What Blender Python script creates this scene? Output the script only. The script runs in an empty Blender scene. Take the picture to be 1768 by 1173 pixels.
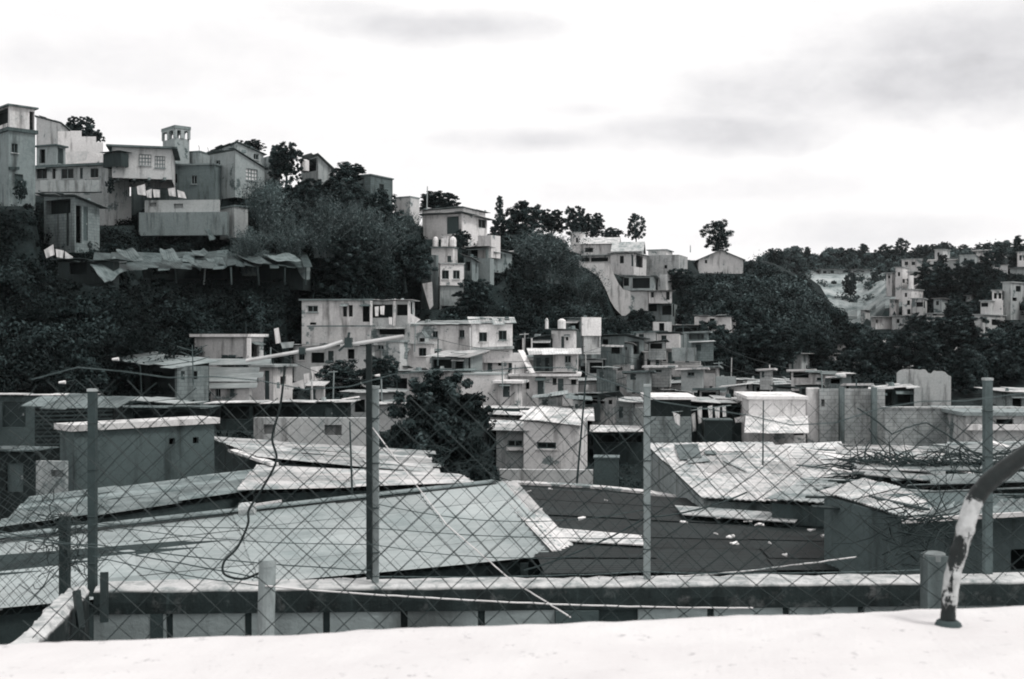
import bpy, math, random
import numpy as np
from mathutils import Vector, noise
random.seed(7); RNG = np.random.default_rng(11)
SC = bpy.context.scene; COL = SC.collection
F = 1964.4; CX = 884.0; CY = 586.5          # focal length and principal point in photo pixels
def at(px, py, d): return Vector(((px-CX)/F*d, d, -(py-CY)/F*d))
def zat(py, d): return -(py-CY)/F*d
# ------------------------------------------------------------------ materials
def lin(v):                                   # neutral value -> the print's cool tone in the darks
    k = min(1.0, v/0.6)**.5
    return (v*(0.55+0.45*k), v*(1.0-0.015*k), v*(1.03-0.05*k), 1)
MATS = {}
class NT:
    def __init__(s, name):
        s.m = bpy.data.materials.new(name); s.m.use_nodes = True
        s.t = s.m.node_tree; s.b = s.t.nodes['Principled BSDF']
    def n(s, typ, **kw):
        nd = s.t.nodes.new(typ)
        for k, v in kw.items():
            if k.startswith('i_'): nd.inputs[k[2:].replace('_', ' ')].default_value = v
            else: setattr(nd, k, v)
        return nd
    def l(s, a, b): s.t.links.new(a, b)
    def pos(s): return s.n('ShaderNodeNewGeometry').outputs['Position']
    def noise(s, scale, detail=4, rough=.6, vec=None, stretch=None):
        n = s.n('ShaderNodeTexNoise'); n.inputs['Scale'].default_value = scale
        n.inputs['Detail'].default_value = detail; n.inputs['Roughness'].default_value = rough
        v = vec or s.pos()
        if stretch:
            mp = s.n('ShaderNodeMapping'); mp.inputs['Scale'].default_value = stretch; s.l(v, mp.inputs['Vector']); v = mp.outputs[0]
        s.l(v, n.inputs['Vector']); return n.outputs['Fac']
    def ramp(s, fac, stops):
        r = s.n('ShaderNodeValToRGB'); e = r.color_ramp.elements
        while len(e) < len(stops): e.new(.5)
        for i, (p, c) in enumerate(stops):
            e[i].position = p; e[i].color = c if isinstance(c, tuple) else (c, c, c, 1)
        s.l(fac, r.inputs[0]); return r.outputs['Color']
    def mul(s, a, b, f=1.0):
        m = s.n('ShaderNodeMix', data_type='RGBA', blend_type='MULTIPLY'); m.inputs[0].default_value = f
        s.l(a, m.inputs[6]); s.l(b, m.inputs[7]); return m.outputs[2]
    def mix(s, fac, a, b):
        m = s.n('ShaderNodeMix', data_type='RGBA')
        if isinstance(fac, float): m.inputs[0].default_value = fac
        else: s.l(fac, m.inputs[0])
        for i, c in ((6, a), (7, b)):
            if isinstance(c, tuple): m.inputs[i].default_value = c
            else: s.l(c, m.inputs[i])
        return m.outputs[2]
    def tone(s):
        a = s.n('ShaderNodeAttribute'); a.attribute_name = 'tone'; return a.outputs['Fac']
    def bump(s, h, st=.4, dist=.02):
        b = s.n('ShaderNodeBump'); b.inputs['Strength'].default_value = st; b.inputs['Distance'].default_value = dist
        s.l(h, b.inputs['Height']); s.l(b.outputs[0], s.b.inputs['Normal'])
    def done(s, col, rough=.9, spec=.25):
        if isinstance(col, tuple): s.b.inputs['Base Color'].default_value = col
        else: s.l(col, s.b.inputs['Base Color'])
        s.b.inputs['Roughness'].default_value = rough; s.b.inputs['Specular IOR Level'].default_value = spec
        return s.m
def wallcol(n, v, stain):
    big = n.ramp(n.noise(.5, 6, .7), [(.28, lin(v*(1-.5*stain))), (.44, lin(v*(1-.1*stain))), (.62, lin(v))])
    st = n.ramp(n.noise(1.0, 5, .65, stretch=(1.5, 1.5, .22)), [(.32, 1-.65*stain), (.48, 1.0)])
    fine = n.ramp(n.noise(7, 4, .7), [(.25, 1-.25*stain), (.7, 1.06)])
    return n.mul(n.mul(big, st), fine)
def M(key):
    """material by key: kind + value in hundredths, e.g. p50 plaster, b30 block, c55 corrugated, k20 concrete"""
    if key in MATS: return MATS[key]
    k, v = key[0], int(key[1:] or 0)/100
    if k == 'p':
        n = NT('plaster'); uv = n.n('ShaderNodeUVMap').outputs[0]
        br = n.n('ShaderNodeTexBrick'); br.inputs['Scale'].default_value = 1.0
        br.inputs['Brick Width'].default_value = .42; br.inputs['Row Height'].default_value = .21; br.inputs['Mortar Size'].default_value = .02
        br.inputs['Color1'].default_value = (1, 1, 1, 1); br.inputs['Color2'].default_value = (.75, .75, .75, 1); br.inputs['Mortar'].default_value = (.5, .5, .5, 1)
        n.l(uv, br.inputs['Vector']); mask = n.ramp(n.noise(.5, 6, .7), [(.385, 1.0), (.41, 0.0)])
        raw = n.mul(n.ramp(n.noise(5, 4), [(.3, lin(v*.4)), (.7, lin(v*.62))]), br.outputs['Color'])
        m = n.done(n.mix(mask, wallcol(n, min(.82, v*1.32+.01), .95), raw)); n.bump(n.noise(9, 4), .3)     # render fallen off the blocks in places
    elif k == 'k':
        n = NT('concrete'); m = n.done(wallcol(n, v, 1.0)); n.bump(n.noise(14, 5, .7), .5)
    elif k == 'b':
        n = NT('concrete_block'); uv = n.n('ShaderNodeUVMap').outputs[0]
        br = n.n('ShaderNodeTexBrick'); br.inputs['Scale'].default_value = 1.0
        br.inputs['Brick Width'].default_value = .42; br.inputs['Row Height'].default_value = .21
        br.inputs['Mortar Size'].default_value = .018; br.inputs['Mortar Smooth'].default_value = .3
        br.inputs['Color1'].default_value = (1, 1, 1, 1); br.inputs['Color2'].default_value = (.78, .78, .78, 1); br.inputs['Mortar'].default_value = (.6, .6, .6, 1)
        n.l(uv, br.inputs['Vector'])
        m = n.done(n.mul(wallcol(n, v, .9), br.outputs['Color'])); n.bump(br.outputs['Fac'], -.5)
    elif k == 'c':
        n = NT('corrugated_sheet'); uv = n.n('ShaderNodeUVMap').outputs[0]
        w = n.n('ShaderNodeTexWave', wave_type='BANDS', bands_direction='X'); w.inputs['Scale'].default_value = 1.6
        n.l(uv, w.inputs['Vector'])
        t = n.ramp(n.tone(), [(0, .62), (1, 1.12)])
        rust = n.ramp(n.noise(1.1, 6, .72), [(.38, lin(v*.45)), (.56, lin(v))])
        strk = n.ramp(n.noise(1.0, 5, .7, vec=uv, stretch=(5, .5, 1)), [(.3, .8), (.6, 1.03)])
        wv = n.ramp(w.outputs['Fac'], [(0, .86), (1, 1.0)])
        m = n.done(n.mul(n.mul(n.mul(rust, t), strk), wv), .6, .25); n.bump(w.outputs['Fac'], .5, .03)
    elif k == 'r':
        n = NT('galvanised_sheet'); uv = n.n('ShaderNodeUVMap').outputs[0]
        w = n.n('ShaderNodeTexWave', wave_type='BANDS', bands_direction='X'); w.inputs['Scale'].default_value = 1.05; n.l(uv, w.inputs['Vector'])
        base = n.ramp(n.noise(.45, 6, .66), [(.32, lin(v*.66)), (.5, lin(v*.92)), (.7, lin(v*1.08))])
        spots = n.ramp(n.noise(2.2, 6, .75), [(.30, .45), (.37, 1.0)]); t = n.ramp(n.tone(), [(0, .84), (1, 1.08)])
        strk = n.ramp(n.noise(1.0, 5, .7, vec=uv, stretch=(4, .25, 1)), [(.3, .84), (.6, 1.02)])
        m = n.done(n.mul(n.mul(n.mul(base, t), strk), spots), .6, .25); n.bump(w.outputs['Fac'], .6, .03)
    elif k == 'w':
        n = NT('weathered_wood'); uv = n.n('ShaderNodeUVMap').outputs[0]
        g = n.ramp(n.noise(1, 6, .7, vec=uv, stretch=(5, .6, 1)), [(.3, .55), (.65, 1.1)])
        t = n.ramp(n.tone(), [(0, .7), (1, 1.15)])
        c = n.ramp(n.noise(.8, 3), [(.3, lin(v*.7)), (.7, lin(v))]); m = n.done(n.mul(n.mul(c, g), t), .85)
    elif k == 'x':
        n = NT('cloth'); m = n.done(n.ramp(n.noise(3, 4), [(.3, lin(v*.75)), (.6, lin(v))]), .95, .1)
    elif k == 'j':
        n = NT('pale_glass'); m = n.done(n.ramp(n.noise(2, 2), [(.3, lin(v*.6)), (.7, lin(v))]), .3, .4)
    elif k == 'g':
        n = NT('dark_glass'); m = n.done(n.ramp(n.noise(.8, 2), [(.35, lin(.004)), (.7, lin(.015))]), .4, .15)
    elif k == 'm':
        n = NT('painted_metal'); m = n.done(n.ramp(n.noise(20, 5, .7), [(.35, lin(v*.6)), (.6, lin(v))]), .55, .2)
    elif k == 'f':
        n = NT('foliage')
        cl = n.noise(.33, 4, .62); t = n.tone()
        c = n.ramp(t, [(0, lin(v*.4)), (.55, lin(v)), (1, lin(v*2.6))])
        c = n.mul(c, n.ramp(cl, [(.34, .35), (.66, 1.6)])); m = n.done(c, .8, .06)
    elif k == 't':
        n = NT('bark'); m = n.done(n.ramp(n.noise(3, 5, .7, stretch=(4, 4, .6)), [(.3, lin(v*.5)), (.7, lin(v))]), .9); n.bump(n.noise(12, 4), .6)
    elif k == 'e':
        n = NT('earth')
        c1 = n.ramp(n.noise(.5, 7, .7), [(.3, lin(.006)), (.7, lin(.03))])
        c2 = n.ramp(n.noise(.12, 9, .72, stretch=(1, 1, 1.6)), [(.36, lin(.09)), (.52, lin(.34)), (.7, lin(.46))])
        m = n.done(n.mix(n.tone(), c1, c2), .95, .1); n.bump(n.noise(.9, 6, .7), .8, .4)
    MATS[key] = m; return m
# ------------------------------------------------------------------ mesh builder
class MB:
    def __init__(s): s.v = []; s.f = []; s.uv = []; s.t = []
    def face(s, pts, uv=None, tone=.5):
        i = len(s.v); s.v += [tuple(p) for p in pts]; s.f.append(tuple(range(i, i+len(pts))))
        if uv is None:
            p = [Vector(q) for q in pts]; e1 = (p[1]-p[0]); L = e1.length or 1; e1 = e1/L
            nrm = e1.cross(p[-1]-p[0]); nrm = nrm.normalized() if nrm.length > 1e-9 else Vector((0, 0, 1)); e2 = nrm.cross(e1)
            uv = [((q-p[0]).dot(e1), (q-p[0]).dot(e2)) for q in p]
        s.uv += uv; s.t.append(tone)
    def box8(s, lo, hi, tone=.5):             # lo, hi: 4 points each, same winding
        s.face(lo[::-1], None, tone); s.face(hi, None, tone)
        for i in range(4):
            j = (i+1) % 4; s.face([lo[i], lo[j], hi[j], hi[i]], None, tone)
    def box(s, c, ax, ay, az, tone=.5):       # centre and three half axes
        c, ax, ay, az = map(Vector, (c, ax, ay, az))
        q = [c-ax-ay, c+ax-ay, c+ax+ay, c-ax+ay]
        s.box8([p-az for p in q], [p+az for p in q], tone)
    def beam(s, a, b, w, h=None, tone=.5):
        a, b = Vector(a), Vector(b); h = h or w; dr = b-a
        L = dr.length
        if L < 1e-6: return
        dr /= L; up = Vector((0, 0, 1)) if abs(dr.z) < .95 else Vector((0, 1, 0))
        sd = dr.cross(up).normalized(); up = sd.cross(dr)
        s.box((a+b)/2, dr*L/2, sd*w/2, up*h/2, tone)
    def tube(s, pts, r, n=6, tones=None, cap=True):
        pts = [Vector(p) for p in pts]; rs = r if isinstance(r, (list, tuple)) else [r]*len(pts)
        ring0 = None
        for i, p in enumerate(pts):
            d = (pts[min(i+1, len(pts)-1)]-pts[max(i-1, 0)])
            d = d.normalized() if d.length > 1e-9 else Vector((0, 0, 1))
            up = Vector((0, 1, 0)) if abs(d.y) < .9 else Vector((0, 0, 1))
            a = d.cross(up).normalized(); b = d.cross(a)
            base = len(s.v)
            s.v += [tuple(p+(a*math.cos(6.2832*k/n)+b*math.sin(6.2832*k/n))*rs[i]) for k in range(n)]
            if ring0 is not None:
                for k in range(n):
                    k2 = (k+1) % n; s.f.append((ring0+k, ring0+k2, base+k2, base+k))
                    s.uv += [(k/n, i-1), ((k+1)/n, i-1), ((k+1)/n, i), (k/n, i)]
                    s.t.append(tones[i] if tones else .5)
            elif cap:
                s.f.append(tuple(base+k for k in range(n))); s.uv += [(0, 0)]*n; s.t.append(tones[0] if tones else .5)
            ring0 = base
        if cap: s.f.append(tuple(ring0+k for k in range(n))[::-1]); s.uv += [(0, 0)]*n; s.t.append(tones[-1] if tones else .5)
    def mesh(s, name, mat, off=(0, 0, 0), smooth=False):
        me = bpy.data.meshes.new(name); ox, oy, oz = off
        me.from_pydata([(x-ox, y-oy, z-oz) for x, y, z in s.v], [], s.f)
        uvl = me.uv_layers.new(name='UVMap'); uvl.data.foreach_set('uv', np.array(s.uv, dtype=np.float32).ravel())
        a = me.attributes.new('tone', 'FLOAT', 'FACE'); a.data.foreach_set('value', np.array(s.t, dtype=np.float32))
        me.materials.append(M(mat) if isinstance(mat, str) else mat)
        if smooth: me.polygons.foreach_set('use_smooth', [True]*len(me.polygons))
        return me
def tag(o, label, cat, group=None):
    o['label'] = label; o['category'] = cat; o['kind'] = 'thing'
    if group: o['group'] = group
    return o
class T:                                      # a thing: an Empty at its base, parts below
    def __init__(s, name, label, cat, group=None, loc=None):
        s.o = bpy.data.objects.new(name, None); COL.objects.link(s.o); tag(s.o, label, cat, group); s.set = False
        s.o.empty_display_size = .3
        if loc is not None: s.place(loc)
    def place(s, loc):
        if not s.set: s.o.location = Vector(loc); s.set = True
    def part(s, name, mb, mat, parent=None, smooth=False, label=None):
        if not mb.f: return None
        if not s.set: s.place(mb.v[0])
        o = bpy.data.objects.new(name, mb.mesh(name, mat, s.o.location, smooth)); COL.objects.link(o)
        o.parent = parent or s.o
        if label: o['label'] = label
        return o
def single(name, label, cat, mb, mat, group=None, smooth=False, loc=None):
    loc = Vector(loc if loc is not None else mb.v[0])
    o = bpy.data.objects.new(name, mb.mesh(name, mat, loc, smooth)); COL.objects.link(o); o.location = loc
    return tag(o, label, cat, group)
def struct(name, mb, mat, smooth=False):
    o = bpy.data.objects.new(name, mb.mesh(name, mat, (0, 0, 0), smooth)); COL.objects.link(o); o['kind'] = 'structure'; return o
# ------------------------------------------------------------------ houses
HOUSES = []; BOXES = []                                    # (x0, y0, x1, y1, depth) of built fronts, to keep greenery off them
def slab(mb, q, th, tone=.5):                 # q: four top points
    mb.box8([p-Vector((0, 0, th)) for p in q], q, tone)
def sheets(mb, C, A, D, Bp, o=.3, th=.03, w=.95, corr=False, jit=1.0, swap=False, per=.16):
    """ragged overlapping sheets over the patch C-A-D-B; they run from the C-A side to the B-D side"""
    if swap: C, A, D, Bp = C, Bp, D, A
    u = A-C; lu = u.length; v = Bp-C; lv = v.length
    n = max(1, round((lu+2*o)/w)); nl = max(1, round((lv+2*o)/2.6))
    def P(a, b): return C+(A-C)*a+(Bp-C)*b+(D-A-Bp+C)*a*b
    for i in range(n):
        a0 = (-o+(lu+2*o)*i/n)/lu; a1 = (-o+(lu+2*o)*(i+1)/n)/lu+.04/lu
        e0 = random.uniform(-.12, .22)*jit; e1 = random.uniform(-.12, .22)*jit
        for j in range(nl):
            b0 = (-(o+e0)+(lv+2*o+e0+e1)*j/nl)/lv; b1 = (-(o+e0)+(lv+2*o+e0+e1)*(j+1)/nl)/lv+.12/lv
            dz = .02+random.uniform(0, .05)*jit+(i % 2)*.012-(j % 2)*.02; tl = random.uniform(-.02, .03)*jit; tn = random.random()
            if not corr:
                q = [P(a0, b0), P(a1, b0), P(a1, b1), P(a0, b1)]
                q = [p+Vector((0, 0, dz+(tl if k in (1, 2) else 0)+(.03*jit*random.random() if random.random() < .2 else 0))) for k, p in enumerate(q)]
                nf = len(mb.f); slab(mb, q, th, tn)
            else:
                ns = max(4, int((a1-a0)*lu/per*6)); prev = None
                for k in range(ns+1):
                    a = a0+(a1-a0)*k/ns; h = math.sin(a*lu/per*6.2832)*per*.07
                    p0 = P(a, b0)+Vector((0, 0, dz+h)); p1 = P(a, b1)+Vector((0, 0, dz+h+tl))
                    if prev: mb.face([prev[0], p0, p1, prev[1]], [(a*lu, b0*lv), (a*lu, b0*lv), (a*lu, b1*lv), (a*lu, b1*lv)], tn); mb.face([prev[0]-Vector((0,0,.025)), prev[0], p0, p0-Vector((0,0,.025))], None, tn)
                    prev = (p0, p1)
def rayface(px, py, C, ax, ay):
    k = (px-CX)/F; m = -(py-CY)/F
    s = (C.x*ay-C.y*ax)/(k*ay-ax)
    return Vector((k*s, s, m*s))
def B(t, x0, xc, x1, yt, yb, d, yaw=8, m='p50', roof='slab', w=(), la=6, lb=6, dA=0, dB=0, o=.25, rt=.14, rm=None,
      dn=1.0, name='wall', rise=1.0, corr=False, jit=1.0, swap=False, gd='A', rh=.0, sw=.95):
    th = math.radians(yaw); a = Vector((-math.cos(th), math.sin(th), 0)); b = Vector((math.sin(th), math.cos(th), 0))
    C = at(xc, yb, d); zb = C.z-dn; zt = zat(yt, d); C.z = 0
    def solve(px, dv):
        k = (px-CX)/F; den = dv.x-k*dv.y
        return (k*C.y-C.x)/den if abs(den) > 1e-6 else -1
    if x0 is not None:
        v = solve(x0, a); la = v if 0 < v < (80 if yaw < 62 else la*1.2) else la
    if x1 is not None:
        v = solve(x1, b); lb = v if 0 < v < (80 if yaw > 28 else lb*1.2) else lb
    t.place((C.x, C.y, zb+dn))
    A = C+a*la; Bp = C+b*lb; D = A+b*lb
    h = {'C': zt, 'A': zt+dA, 'B': zt+dB, 'D': zt+dA+dB}
    mb = MB()
    def facewall(P0, P1, z0, z1, holes, inn):
        L = (P1-P0).length; e = (P1-P0)/L; hm = min(z0, z1)-zb
        us = sorted({0, L, *[x for q in holes for x in (q[0], q[2])]}); vs = sorted({0, hm, *[y for q in holes for y in (q[1], q[3])]})
        pt = lambda u, v: P0+e*u+Vector((0, 0, zb+v))
        for i in range(len(us)-1):
            for j in range(len(vs)-1):
                uc = (us[i]+us[i+1])/2; vc = (vs[j]+vs[j+1])/2
                if any(q[0] < uc < q[2] and q[1] < vc < q[3] for q in holes): continue
                mb.face([pt(us[i], vs[j]), pt(us[i+1], vs[j]), pt(us[i+1], vs[j+1]), pt(us[i], vs[j+1])],
                        [(us[i], vs[j]), (us[i+1], vs[j]), (us[i+1], vs[j+1]), (us[i], vs[j+1])])
        if abs(z0-z1) > 1e-4:
            top = [pt(0, hm), pt(L, hm)] + ([pt(L, z1-zb)] if z1 > z0 else [pt(0, z0-zb)])
            mb.face(top, [((p-pt(0, 0)).dot(e), p.z-zb) for p in top])
        for q in holes:
            r = .16
            c = [pt(q[0], q[1]), pt(q[2], q[1]), pt(q[2], q[3]), pt(q[0], q[3])]; ci = [p+inn*r for p in c]
            for i in range(4): j = (i+1) % 4; mb.face([c[i], ci[i], ci[j], c[j]])
    hA, hB, wins = [], [], []
    for q in w:
        kind = q[4] if len(q) > 4 else 'n'; mx = (q[0]+q[2])/2; isA = mx < xc
        ax = a if isA else b
        p0 = rayface(q[0], q[3], C, ax.x, ax.y); p1 = rayface(q[2], q[1], C, ax.x, ax.y)
        org = A if isA else C; e = -a if isA else b; L = la if isA else lb
        pm0 = rayface(mx, q[3], C, ax.x, ax.y); pm1 = rayface(mx, q[1], C, ax.x, ax.y)
        u0 = (p0-org).dot(e); u1 = (p1-org).dot(e); v0 = pm0.z-zb; v1 = pm1.z-zb
        hm = (min(h['A'], h['C']) if isA else min(h['B'], h['C']))-zb
        u0 = max(.04, u0); u1 = min(L-.04, u1); v0 = max(.05, v0); v1 = min(hm-.04, v1)
        if u1-u0 < .05 or v1-v0 < .05: continue
        (hA if isA else hB).append((u0, v0, u1, v1)); wins.append((isA, org, e, (b if isA else a), u0, v0, u1, v1, kind))
    facewall(A, C, h['A'], h['C'], hA, b)
    facewall(C, Bp, h['C'], h['B'], hB, a)
    facewall(Bp, D, h['B'], h['D'], [], -b); facewall(D, A, h['D'], h['A'], [], -a)
    BOXES.append((min(x0 or xc, xc)-2, yt-4, (x1 or xc)+2, yb, d))
    if dn >= .5: HOUSES.append(BOXES[-1])
    zz = lambda P, k: P+Vector((0, 0, h[k]))
    c3, a3, b3, d3 = zz(C, 'C'), zz(A, 'A'), zz(Bp, 'B'), zz(D, 'D')
    rb = MB()
    if roof in ('slab', 'flat'):
        rm = rm or 'k45'; oo = o
        q = [c3-a*oo-b*oo, c3-a*oo-b*oo, 0, 0]
        ex = lambda p, sa, sb: p+a*oo*sa+b*oo*sb+Vector((0, 0, rt))
        slab(rb, [ex(c3, -1, -1), ex(b3, -1, 1), ex(d3, 1, 1), ex(a3, 1, -1)], rt-.003)
    elif roof == 'sheet':
        rm = rm or 'c50'; sheets(rb, c3+Vector((0, 0, .06+rh)), a3+Vector((0, 0, .06)), d3+Vector((0, 0, .06)), b3+Vector((0, 0, .06+rh)), o, corr=corr, jit=jit, swap=swap, w=sw)
        mb.face([c3, b3, d3, a3])
    elif roof == 'gable':
        rm = rm or 'c50'; up = Vector((0, 0, rise))
        if gd == 'A':                          # ridge runs along A
            r0 = (c3+b3)/2+up; r1 = (a3+d3)/2+up
            mb.face([c3, b3, r0]); mb.face([a3, r1, d3])
            q1 = (c3, a3, r1, r0); q2 = (b3, d3, r1, r0); ov = a*o
        else:
            r0 = (c3+a3)/2+up; r1 = (b3+d3)/2+up
            mb.face([a3, c3, r0]); mb.face([b3, d3, r1])
            q1 = (c3, b3, r1, r0); q2 = (a3, d3, r1, r0); ov = b*o
        for e0, e1, g1, g0 in (q1, q2):
            k = (e0-g0)*(o/(e0-g0).length); z = Vector((0, 0, .07))
            slab(rb, [e0+k-ov+z, e1+k+ov+z, g1+ov+z, g0-ov+z], .055, random.uniform(.3, .8))
    elif roof == 'none':
        mb.face([c3, b3, d3, a3])
    wall = t.part(name, mb, m)
    if rb.f: t.part('roof', rb, rm)
    if roof == 'slab' and dn >= 1 and 60 < d < 170 and la > 2 and lb > 1.5:     # bars left standing for the next storey
        for p_ in (c3, a3, b3, d3):
            if random.random() < .6:
                c_ = p_+(c3+d3-2*p_)*.04+Vector((0, 0, rt-.02)); sb = MB(); hh_ = random.uniform(.5, 1.0); sb.tube([c_, c_+Vector((.02, 0, hh_*.6)), c_+Vector((random.uniform(-.1, .1), 0, hh_))], .022, 4); t.part('rebar_stub', sb, 'm6')
    for isA, org, e, inn, u0, v0, u1, v1, kind in wins:
        if 64 < d < 118 and dn >= 1 and random.random() < .3 and roof != 'none':       # small tin canopies over doors and windows
            q_ = lambda u, z, dp: org+e*u+Vector((0, 0, zb+z))-inn*dp
            pj = random.uniform(.4, .75); ab = MB(); z1_ = v1+.12; z2_ = z1_-.18+random.uniform(-.05, .05)
            slab(ab, [q_(u1+.15, z1_, .01), q_(u0-.15, z1_, .01), q_(u0-.17, z2_, pj), q_(u1+.12, z2_, pj)], .03, random.random()); t.part('canopy', ab, random.choice(['c30', 'c55', 'c20', 'w14']))
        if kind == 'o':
            if d > 20 and min(la, lb) > .9:    # dark panel added behind the opening, its colour standing in for room shade
                ib = MB(); q = [org+e*uu+Vector((0, 0, zb+vv))+inn*.62 for uu, vv in ((u0-.25, v0-.2), (u1+.25, v0-.2), (u1+.25, v1+.2), (u0-.25, v1+.2))]; ib.box8([p+inn*.05 for p in q], q); t.part('opening_shade_panel', ib, 'w2')
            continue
        pt = lambda u, v, dp: org+e*u+Vector((0, 0, zb+v))+inn*dp
        pn = MB(); big = (u1-u0)*F/d > 9 and d < 120
        q = lambda dp, g=0: [pt(u0+g, v0+g, dp), pt(u1-g, v0+g, dp), pt(u1-g, v1-g, dp), pt(u0+g, v1-g, dp)]
        if kind == 'd':
            pn.box8(q(.14), q(.10), random.random()); door = t.part('door', pn, random.choice(['w6', 'm10', 'w12', 'm5']))
            hb = MB(); hb.box(pt(u1-.12*(u1-u0), (v0+v1)/2, .075), e*.03, inn*.02, Vector((0, 0, .05)))
            if door and d < 90: t.part('handle', hb, 'm40', door)
            continue
        pn.face(q(.14))
        if not big: t.part('window', pn, 'g' if kind != 'g' else 'j80'); continue
        fb = MB(); wv = .05
        for (ua, va, ub, vb) in ((u0, v0, u1, v0+wv), (u0, v1-wv, u1, v1), (u0, v0+wv, u0+wv, v1-wv), (u1-wv, v0+wv, u1, v1-wv)):
            fb.box8([pt(ua, va, .11), pt(ub, va, .11), pt(ub, vb, .11), pt(ua, vb, .11)], [pt(ua, va, .07), pt(ub, va, .07), pt(ub, vb, .07), pt(ua, vb, .07)])
        nx, ny = (4, 3) if kind == 'g' else (2, 1)
        bw = .025 if kind != 'g' else .035
        for i in range(1, nx):
            uu = u0+(u1-u0)*i/nx; fb.box(pt(uu, (v0+v1)/2, .09), e*bw, inn*.015, Vector((0, 0, (v1-v0)/2-wv)))
        for i in range(1, ny):
            vv = v0+(v1-v0)*i/ny; fb.box(pt((u0+u1)/2, vv, .093), e*((u1-u0)/2-wv), inn*.01, Vector((0, 0, bw)))
        if d < 112:
            sb = MB(); sb.box8([pt(u0-.06, v0-.07, .03), pt(u1+.06, v0-.07, .03), pt(u1+.06, v0-.003, .03), pt(u0-.06, v0-.003, .03)], [pt(u0-.06, v0-.07, -.09), pt(u1+.06, v0-.07, -.09), pt(u1+.06, v0-.01, -.09), pt(u0-.06, v0-.01, -.09)]); t.part('sill', sb, random.choice(['p50', 'k30', 'k45']))
        fr = t.part('window', fb, 'm20' if kind == 'g' else random.choice(['m10', 'm30', 'w12']))
        t.part('pane', pn, 'j80' if kind == 'g' else 'g', fr)
    return dict(C=c3, A=a3, B=b3, D=d3, a=a, b=b, zb=zb, la=la, lb=lb)
def R4(t, p, m, o=.0, w=.95, corr=True, jit=.6, swap=False, name='roof', under=None, per=.16):
    """a roof laid through four points (px, py, depth): near right, near left, far left, far right"""
    q = [at(*x) for x in p]; mb = MB(); t.place(q[0]-Vector((0, 0, 2)))
    sheets(mb, q[0], q[1], q[2], q[3], o, corr=corr, jit=jit, w=w, swap=swap, per=per); r = t.part(name, mb, m)
    if under:
        wb = MB(); lo = [x-Vector((0, 0, .12)) for x in q]; c = sum(lo, Vector())/4
        lo = [c+(x-c)*.97 for x in lo]; wb.box8([Vector((x.x, x.y, x.z-under[1])) for x in lo], lo); t.part('wall', wb, under[0])
    BOXES.append((min(x[0] for x in p), min(x[1] for x in p), max(x[0] for x in p), max(x[1] for x in p), min(x[2] for x in p)))
    return r
SKYV, SUNV, EXPO, HAZE, HZ0 = 6.1, 1.5, 0.5, .00006, -40
# ------------------------------------------------------------------ greenery
def leafmesh(name, cen, nrm, size, tone, mat, asp=.5):
    """one kite-shaped leaf (two faces, folded) per centre"""
    n = len(cen); nrm = nrm/np.maximum(np.linalg.norm(nrm, axis=1, keepdims=True), 1e-6)
    r = RNG.normal(size=(n, 3)); u = np.cross(nrm, r); u /= np.maximum(np.linalg.norm(u, axis=1, keepdims=True), 1e-6)
    v = np.cross(nrm, u); s = size[:, None]
    verts = np.stack([cen-u*s, cen+v*s*asp+nrm*s*.25, cen+u*s, cen-v*s*asp+nrm*s*.25], axis=1).reshape(-1, 3)
    me = bpy.data.meshes.new(name); me.vertices.add(4*n); me.vertices.foreach_set('co', verts.astype(np.float32).ravel())
    me.loops.add(4*n); me.loops.foreach_set('vertex_index', np.arange(4*n, dtype=np.int32))
    me.polygons.add(n); me.polygons.foreach_set('loop_start', np.arange(0, 4*n, 4, dtype=np.int32))
    try: me.polygons.foreach_set('loop_total', np.full(n, 4, dtype=np.int32))
    except Exception: pass
    me.update(calc_edges=True)
    a = me.attributes.new('tone', 'FLOAT', 'FACE'); a.data.foreach_set('value', tone.astype(np.float32))
    me.materials.append(M(mat)); return me
def clumps(cc, cr, m, leaf, flat=.8, up=.35, ct=None):
    """leaves round clump centres cc (N,3) with radii cr (N)"""
    n = len(cc); d = RNG.normal(size=(n, m, 3)); d /= np.linalg.norm(d, axis=2, keepdims=True)
    rad = RNG.random((n, m, 1))**.62
    off = d*rad*cr[:, None, None]; off[:, :, 2] *= flat
    cen = (cc[:, None, :]+off).reshape(-1, 3); nr = (d+RNG.normal(size=d.shape)*.55+np.array([0, 0, up])).reshape(-1, 3)
    size = leaf*RNG.uniform(.6, 1.35, len(cen))
    if ct is None: ct = np.clip(RNG.normal(.42, .25, (n, 1)), .02, .95)
    tone = np.clip(ct+RNG.normal(size=(n, m))*.16, 0, 1).ravel()
    return cen, nr, size, tone
PROTO = {}
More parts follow.
